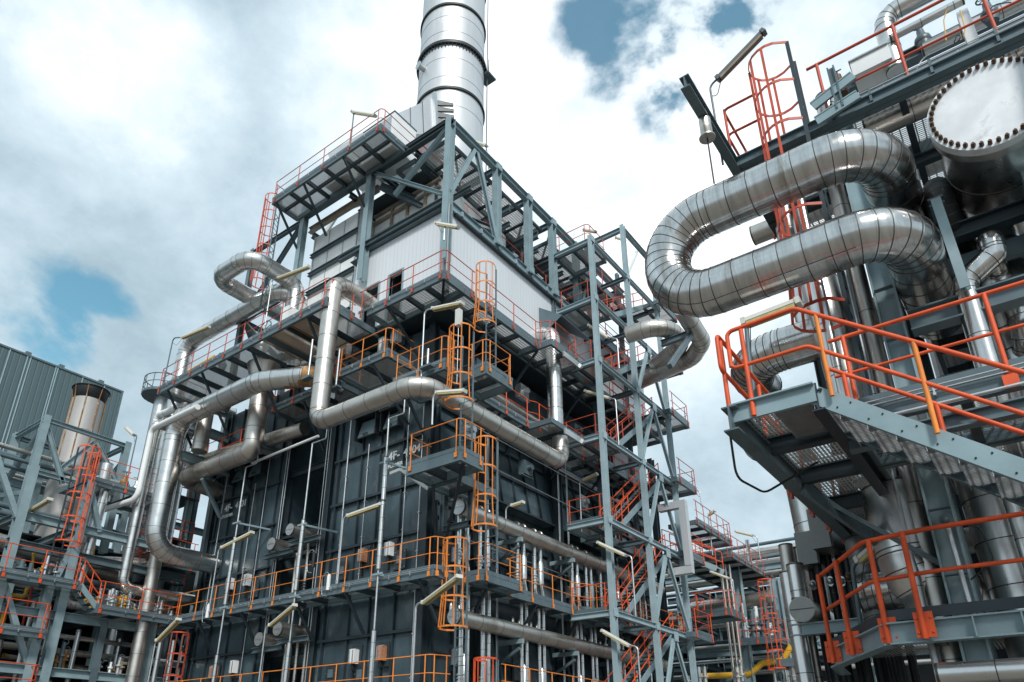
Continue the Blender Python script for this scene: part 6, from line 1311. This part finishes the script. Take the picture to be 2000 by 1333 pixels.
# round platform and loops peeping out left of the wide walkway
t = thing('ring_platform', 'small round railed platform far left under the wide walkway', 'platform', (16, 38, 19)); c = at(318, 778, X=17); 
b = MB(); b.sweep([c+V(0, 0, 0), c+V(0, 0, .15)], [1.1, 1.1], 24); b.build('deck', 'slate', t); b = MB(); b.ring(c+V(0, 0, 1.0), (0, 0, 1), 1.1, .03, 24); b.ring(c+V(0, 0, .55), (0, 0, 1), 1.1, .025, 24)
for k in range(12): a = k*math.pi/6; b.tube(c+V(math.cos(a)*1.1, math.sin(a)*1.1, 0), c+V(math.cos(a)*1.1, math.sin(a)*1.1, 1), .025, 6)
b.build('rail', 'slate', t); b = MB(); b.tube(c, c-V(0, 0, 12), .4, 16); b.build('leg', 'galv', t)
pipe('small pale bend left of the fat upright pipe under the round platform', [at(345, 798, X=15.5), at(308, 812, X=15.5), at(308, 812, X=15.5)-V(0, 0, 1)], .17, ('white', 'seam'), .3, band=1)
# more steelwork behind the left pipes
sf = thing('scaffold_tower', 'red and grey ladder tower seen between the fat pipes left of the casing', 'tower', (17, 34, 0))
for x, y in ((17, 33.5), (18.6, 33.5), (17, 35.5), (18.6, 35.5)): b = MB(); b.ibeam((x, y, 0), (x, y, 17.5), .2, .2, up=(0, 1, 0)); b.build('column', 'slate', sf)
for z in (7.4, 9.6, 11.8, 14, 16.2):
    b = MB(); b.box(16.9, 18.7, 33.4, 35.6, z, z+.08); b.build('deck', 'dark', sf)
    b = MB()
    for h_ in (.5, 1.0): b.sweep([(16.9, 35.5, z+h_), (16.9, 33.4, z+h_), (18.7, 33.4, z+h_)], .03, 6)
    for x in (16.9, 17.5, 18.1, 18.7): b.tube((x, 33.4, z), (x, 33.4, z+1.0), .025, 6)
    b.build('rail', 'red', sf)
caged_ladder('red caged ladder glimpsed left of the fat upright pipe', 16.3, 33.3, 9.5, 13, R(-120), 'red', .3, None)
b = MB(); b.box(22, 40, 31.5, 45, 0, 12.5); solo(b, 'dark_backing', 'black', 'added dark block darkening the gap between the left casing and the fat pipes', 'building')  # added black block; turns the bright gap dark
# ================================================================ right background between furnace and near structure
XK = 44.0
bk = thing('pipe_rack', 'blue-grey pipe rack in the far background between tower and near structure', 'rack', (46, 12, 0))
def kb(p, q, h=.4, w=.3, nm='beam', mt='teal', up=(0, 0, 1)):
    b = MB(); b.ibeam(p, q, h, w, up, .03); b.build(nm, mt, bk)
for y in (18.5, 14.9, 11.6, 8.2, 4):
    for x in (XK, 50): kb((x, y, 0), (x, y, 12.9), .4, .4, 'column', 'teal', (0, 1, 0))
for z in (12.7, 10.4, 7.9, 5.2):
    kb((XK, 20, z), (XK, 2, z)); kb((50, 22, z), (50, 2, z), mt='slate')
    for y in (18.5, 14.9, 11.6, 8.2): kb((XK, y, z-.3), (50, y, z-.3), .34, .26, mt='slate')
for p, q in (((XK, 11.6, 12.5), (XK, 9.4, 10.6)), ((XK, 14.9, 7.7), (XK, 16.6, 5.4)), ((XK, 11.6, 7.7), (XK, 13.2, 5.4)), ((XK, 8.4, 10.2), (XK, 10.6, 8.0))):
    b = MB(); b.bar(p, q, .26, .2); b.build('brace', 'teal', bk)
GQ = 'long pipes lying on the far right pipe rack'
k = 0
for z, xs in ((14.3, (44.5, 46, 47.5)), (13.7, (44.2, 45.5, 47, 48.5)), (13.1, (44.4, 46, 48)), (11.2, (45, 46.5)), (8.7, (45, 47))):
    for x in xs:
        b = MB(); b.tube((x, 24, z), (x, -8, z), .17 if k % 2 else .11, 10); solo(b, 'rack_pipe', 'alud' if k % 2 else 'slate', 'slim pipe on the far right rack, %s from the top' % (wd[k] if k < 12 else ('thirteenth', 'fourteenth')[k-12]), 'pipe', GQ); k += 1
for y in (19, 13.8, 10.2, 6.8):
    b = MB(); b.ibeam((44.1, y, 12.9), (44.1, y, 14.6), .2, .2, up=(0, 1, 0)); solo(b, 'pipe_stanchion', 'galv', 'thin pale stanchion among the stacked pipes of the far right rack, %s from the tower' % {19: 'first', 13.8: 'second', 10.2: 'third', 6.8: 'fourth'}[y], 'post')
pipe('fat horizontal jacketed pipe crossing the far right rack', [at(1350, 1192, X=43), at(1560, 1160, X=43)], .45, ('alud', 'seam'), band=1.6)
b = MB(); b.box(52, 52.3, -10, 30, 0, 12.2); solo(b, 'dark_backing', 'black', 'dark wall of plant closing the far right rack at the back', 'wall')
GF = 'far platforms with red-orange rails right of the access tower'
walkway('walkway', 'far high platform with red rails right of the access tower', [(33.6, 38.6, 12.9, 14.4)], 13.0, [[(33.6, 12.9), (38.6, 12.9), (38.6, 14.4)]], GF, 'red', sp=1.0, joist=1.2)
q0, q1 = at(1350, 1095, X=38), at(1427, 1075, X=38)
walkway('walkway', 'far grey-bottomed platform with red rails above the pipe stack', [(38, 45.5, q1.y, q0.y+1)], q1.z-.15, [[(38, q0.y+1), (38, q1.y), (45.5, q1.y)]], GF, 'red', sp=1.1, joist=1.5, grate='stk')
q0, q1 = at(1368, 1205, X=36), at(1425, 1192, X=36)
walkway('landing', 'far orange-railed stair landing right of the tower foot', [(36, 38, q1.y, q0.y+.3)], q1.z, [[(36, q0.y+.3), (36, q1.y), (38, q1.y)]], GF, 'orange', sp=.9, joist=1)
stair('grey underside stair behind the tower foot descending to the left', (36.3, q0.y+3.2, q1.z-2.6), (36.3, q0.y+.2, q1.z), .9, 'orange', None, wv=V(1, 0, 0), smat='slate')
stair('orange-railed stair from the tower up to the far landing', (33.8, 12.2, q1.z+1.6), (33.0, 14.5, q1.z+2.8), .9, 'orange', None, wv=V(1, 0, 0), smat='teal')
q0, q1 = at(1440, 1256, X=40), at(1522, 1246, X=40)
walkway('walkway', 'far middle platform with bright orange rails in front of small vessels', [(40, 42.5, q1.y, q0.y)], q1.z, [[(40, q0.y), (40, q1.y), (42.5, q1.y)]], GF, 'orange', sp=.9, joist=1)
q0, q1 = at(1516, 1300, X=38), at(1570, 1290, X=38)
walkway('walkway', 'far lower orange-railed step platform left of the manifold', [(38, 40, q1.y, q0.y)], q1.z, [[(38, q0.y), (38, q1.y), (40, q1.y)]], GF, 'orange', sp=.8, joist=1)
a = at(1522, 1300, X=38.5); caged_ladder('far orange caged ladder left of the manifold', a.x, a.y, a.z-1, a.z+3.2, R(180), 'orange', .8, None)
t = thing('yellow_pipework', 'yellow gas pipe with two bends low in the far right background', 'pipes', (40, 12, 5)); b = MB(); P_, _ = fillet([at(*q, X=41) for q in ((1345, 1322), (1465, 1318), (1488, 1296), (1530, 1290), (1545, 1262))], .5, R(15)); b.sweep(P_, .16, 10); b.build('pipe_run', 'yellow', t)
for i, px in enumerate((1405, 1413, 1421)):
    a, c = vert(px, 1085, 1345, 39); pipe('%s of three slim parallel uprights right of the access tower' % ('first', 'second', 'third')[i], [a-V(0, 0, .5), c], .075, ('alud', 'seam'), band=2.5, seg=12)
for i, (px, X) in enumerate(((1433, 41), (1512, 41.5))):
    a, c = vert(px, 1085 if i == 0 else 1130, 1345, X); kb(a, c, .5, .4, 'column', 'teal', (0, 1, 0))
lampv('tube lamp on a bent pole against the sky above the far platforms', 1480, 1092, (1470, 1046), (1436, 1038), 40)
lampv('short bright tube lamp on a straight pole beside the far high platform', 1384, 1085, (1384, 1006), (1396, 998), 36)
lampv('tube lamp under the far grey-bottomed platform', 1432, 1160, (1424, 1130), (1388, 1117), 37)
for i, (px, py) in enumerate(((1460, 1240), (1482, 1245), (1500, 1240))):
    clutter('%s small vessel group on the far middle orange platform' % ('first', 'second', 'third')[i], 41, at(px, py, X=41).y, at(px, 1250, X=41).z, 2, ('galv', 'white', 'slate'))
# dark plant below and between, so no bare horizon shows
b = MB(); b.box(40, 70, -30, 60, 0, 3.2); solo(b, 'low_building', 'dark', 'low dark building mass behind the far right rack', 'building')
walkway('walkway', 'dark lower deck between the access tower and the far rack', [(34, 43, 8, 19)], 5.0, [], GF)

# lower left: filling of the dark storey under the lowest rack walkways
GD = 'dim pipes and posts in the lowest storey of the left rack'
nm_ = ('first', 'second', 'third', 'fourth', 'fifth', 'sixth', 'seventh', 'eighth')
for k, (y, z, r_, mt) in enumerate(((31.8, 4.3, .12, 'alud'), (32.4, 3.9, .2, 'alud'), (31.6, 3.5, .08, 'rust'), (33.0, 5.9, .14, 'alud'), (32.2, 6.4, .1, 'alu'), (32.8, 2.6, .25, 'alud'))):
    b = MB(); jacket(b, [(9.0, y, z), (17.4, y, z-.05)], r_, None, 1.1, None, 12); solo(b, 'dim_pipe', [mt, 'seam'], '%s dim horizontal pipe in the lowest storey of the left rack' % nm_[k], 'pipe', GD)
for k, (x, y, z0, z1_) in enumerate(((12.9, 31.7, 1, 4.6), (13.7, 32.0, 1, 6.7), (14.8, 31.8, 1, 4.6), (15.6, 32.3, 2, 6.6), (10.8, 31.6, 1, 5.9), (12.0, 32.6, 4, 7.6))):
    b = MB(); jacket(b, [(x, y, z0), (x, y, z1_)], .09+.02*(k % 3), None, .8, None, 12); solo(b, 'dim_upright', ['alu' if k % 2 else 'alud', 'seam'], '%s upright pipe in the lowest storey of the left rack, from the ladder side' % nm_[k], 'pipe', GD)
rb2((4, 32.6, 3.1), (17.3, 32.6, 3.1), .3, .24, mt='slate'); rb2((4, YR+.1, 2.8), (17.3, YR+.1, 2.8), .3, .26, mt='teal'); rb2((14.2, YR+.1, 0), (14.2, YR+.1, 7.0), .28, .28, 'column', 'slate', (0, 1, 0))
for k in range(4): clutter('%s cluster of small fittings in the lowest storey of the left rack' % nm_[k], 12.8+1.05*k, 31.4, 3.15 if k % 2 else 4.95, 1.1, ('galv', 'white', 'rust', 'slate'))
for k, (x, y, z) in enumerate(((34.5, 14.2, 5.1), (36.5, 12.5, 5.1), (38.8, 10.6, 5.1), (41, 12.2, 5.1))):
    clutter('%s cluster of fittings on the dark lower deck beyond the access tower' % nm_[k], x, y, z, 1.5, ('galv', 'slate', 'alud'))
for k, (z, x) in enumerate(((6.6, 43.5), (7.4, 43.6), (9.4, 43.4), (11.6, 43.3), (12.2, 43.5))):
    b = MB(); b.tube((x, 22, z), (x, 3, z), .13, 10); solo(b, 'rack_pipe', 'alu' if k % 2 else 'alud', '%s front pipe of the far right rack, counted from below' % nm_[k], 'pipe', GQ)
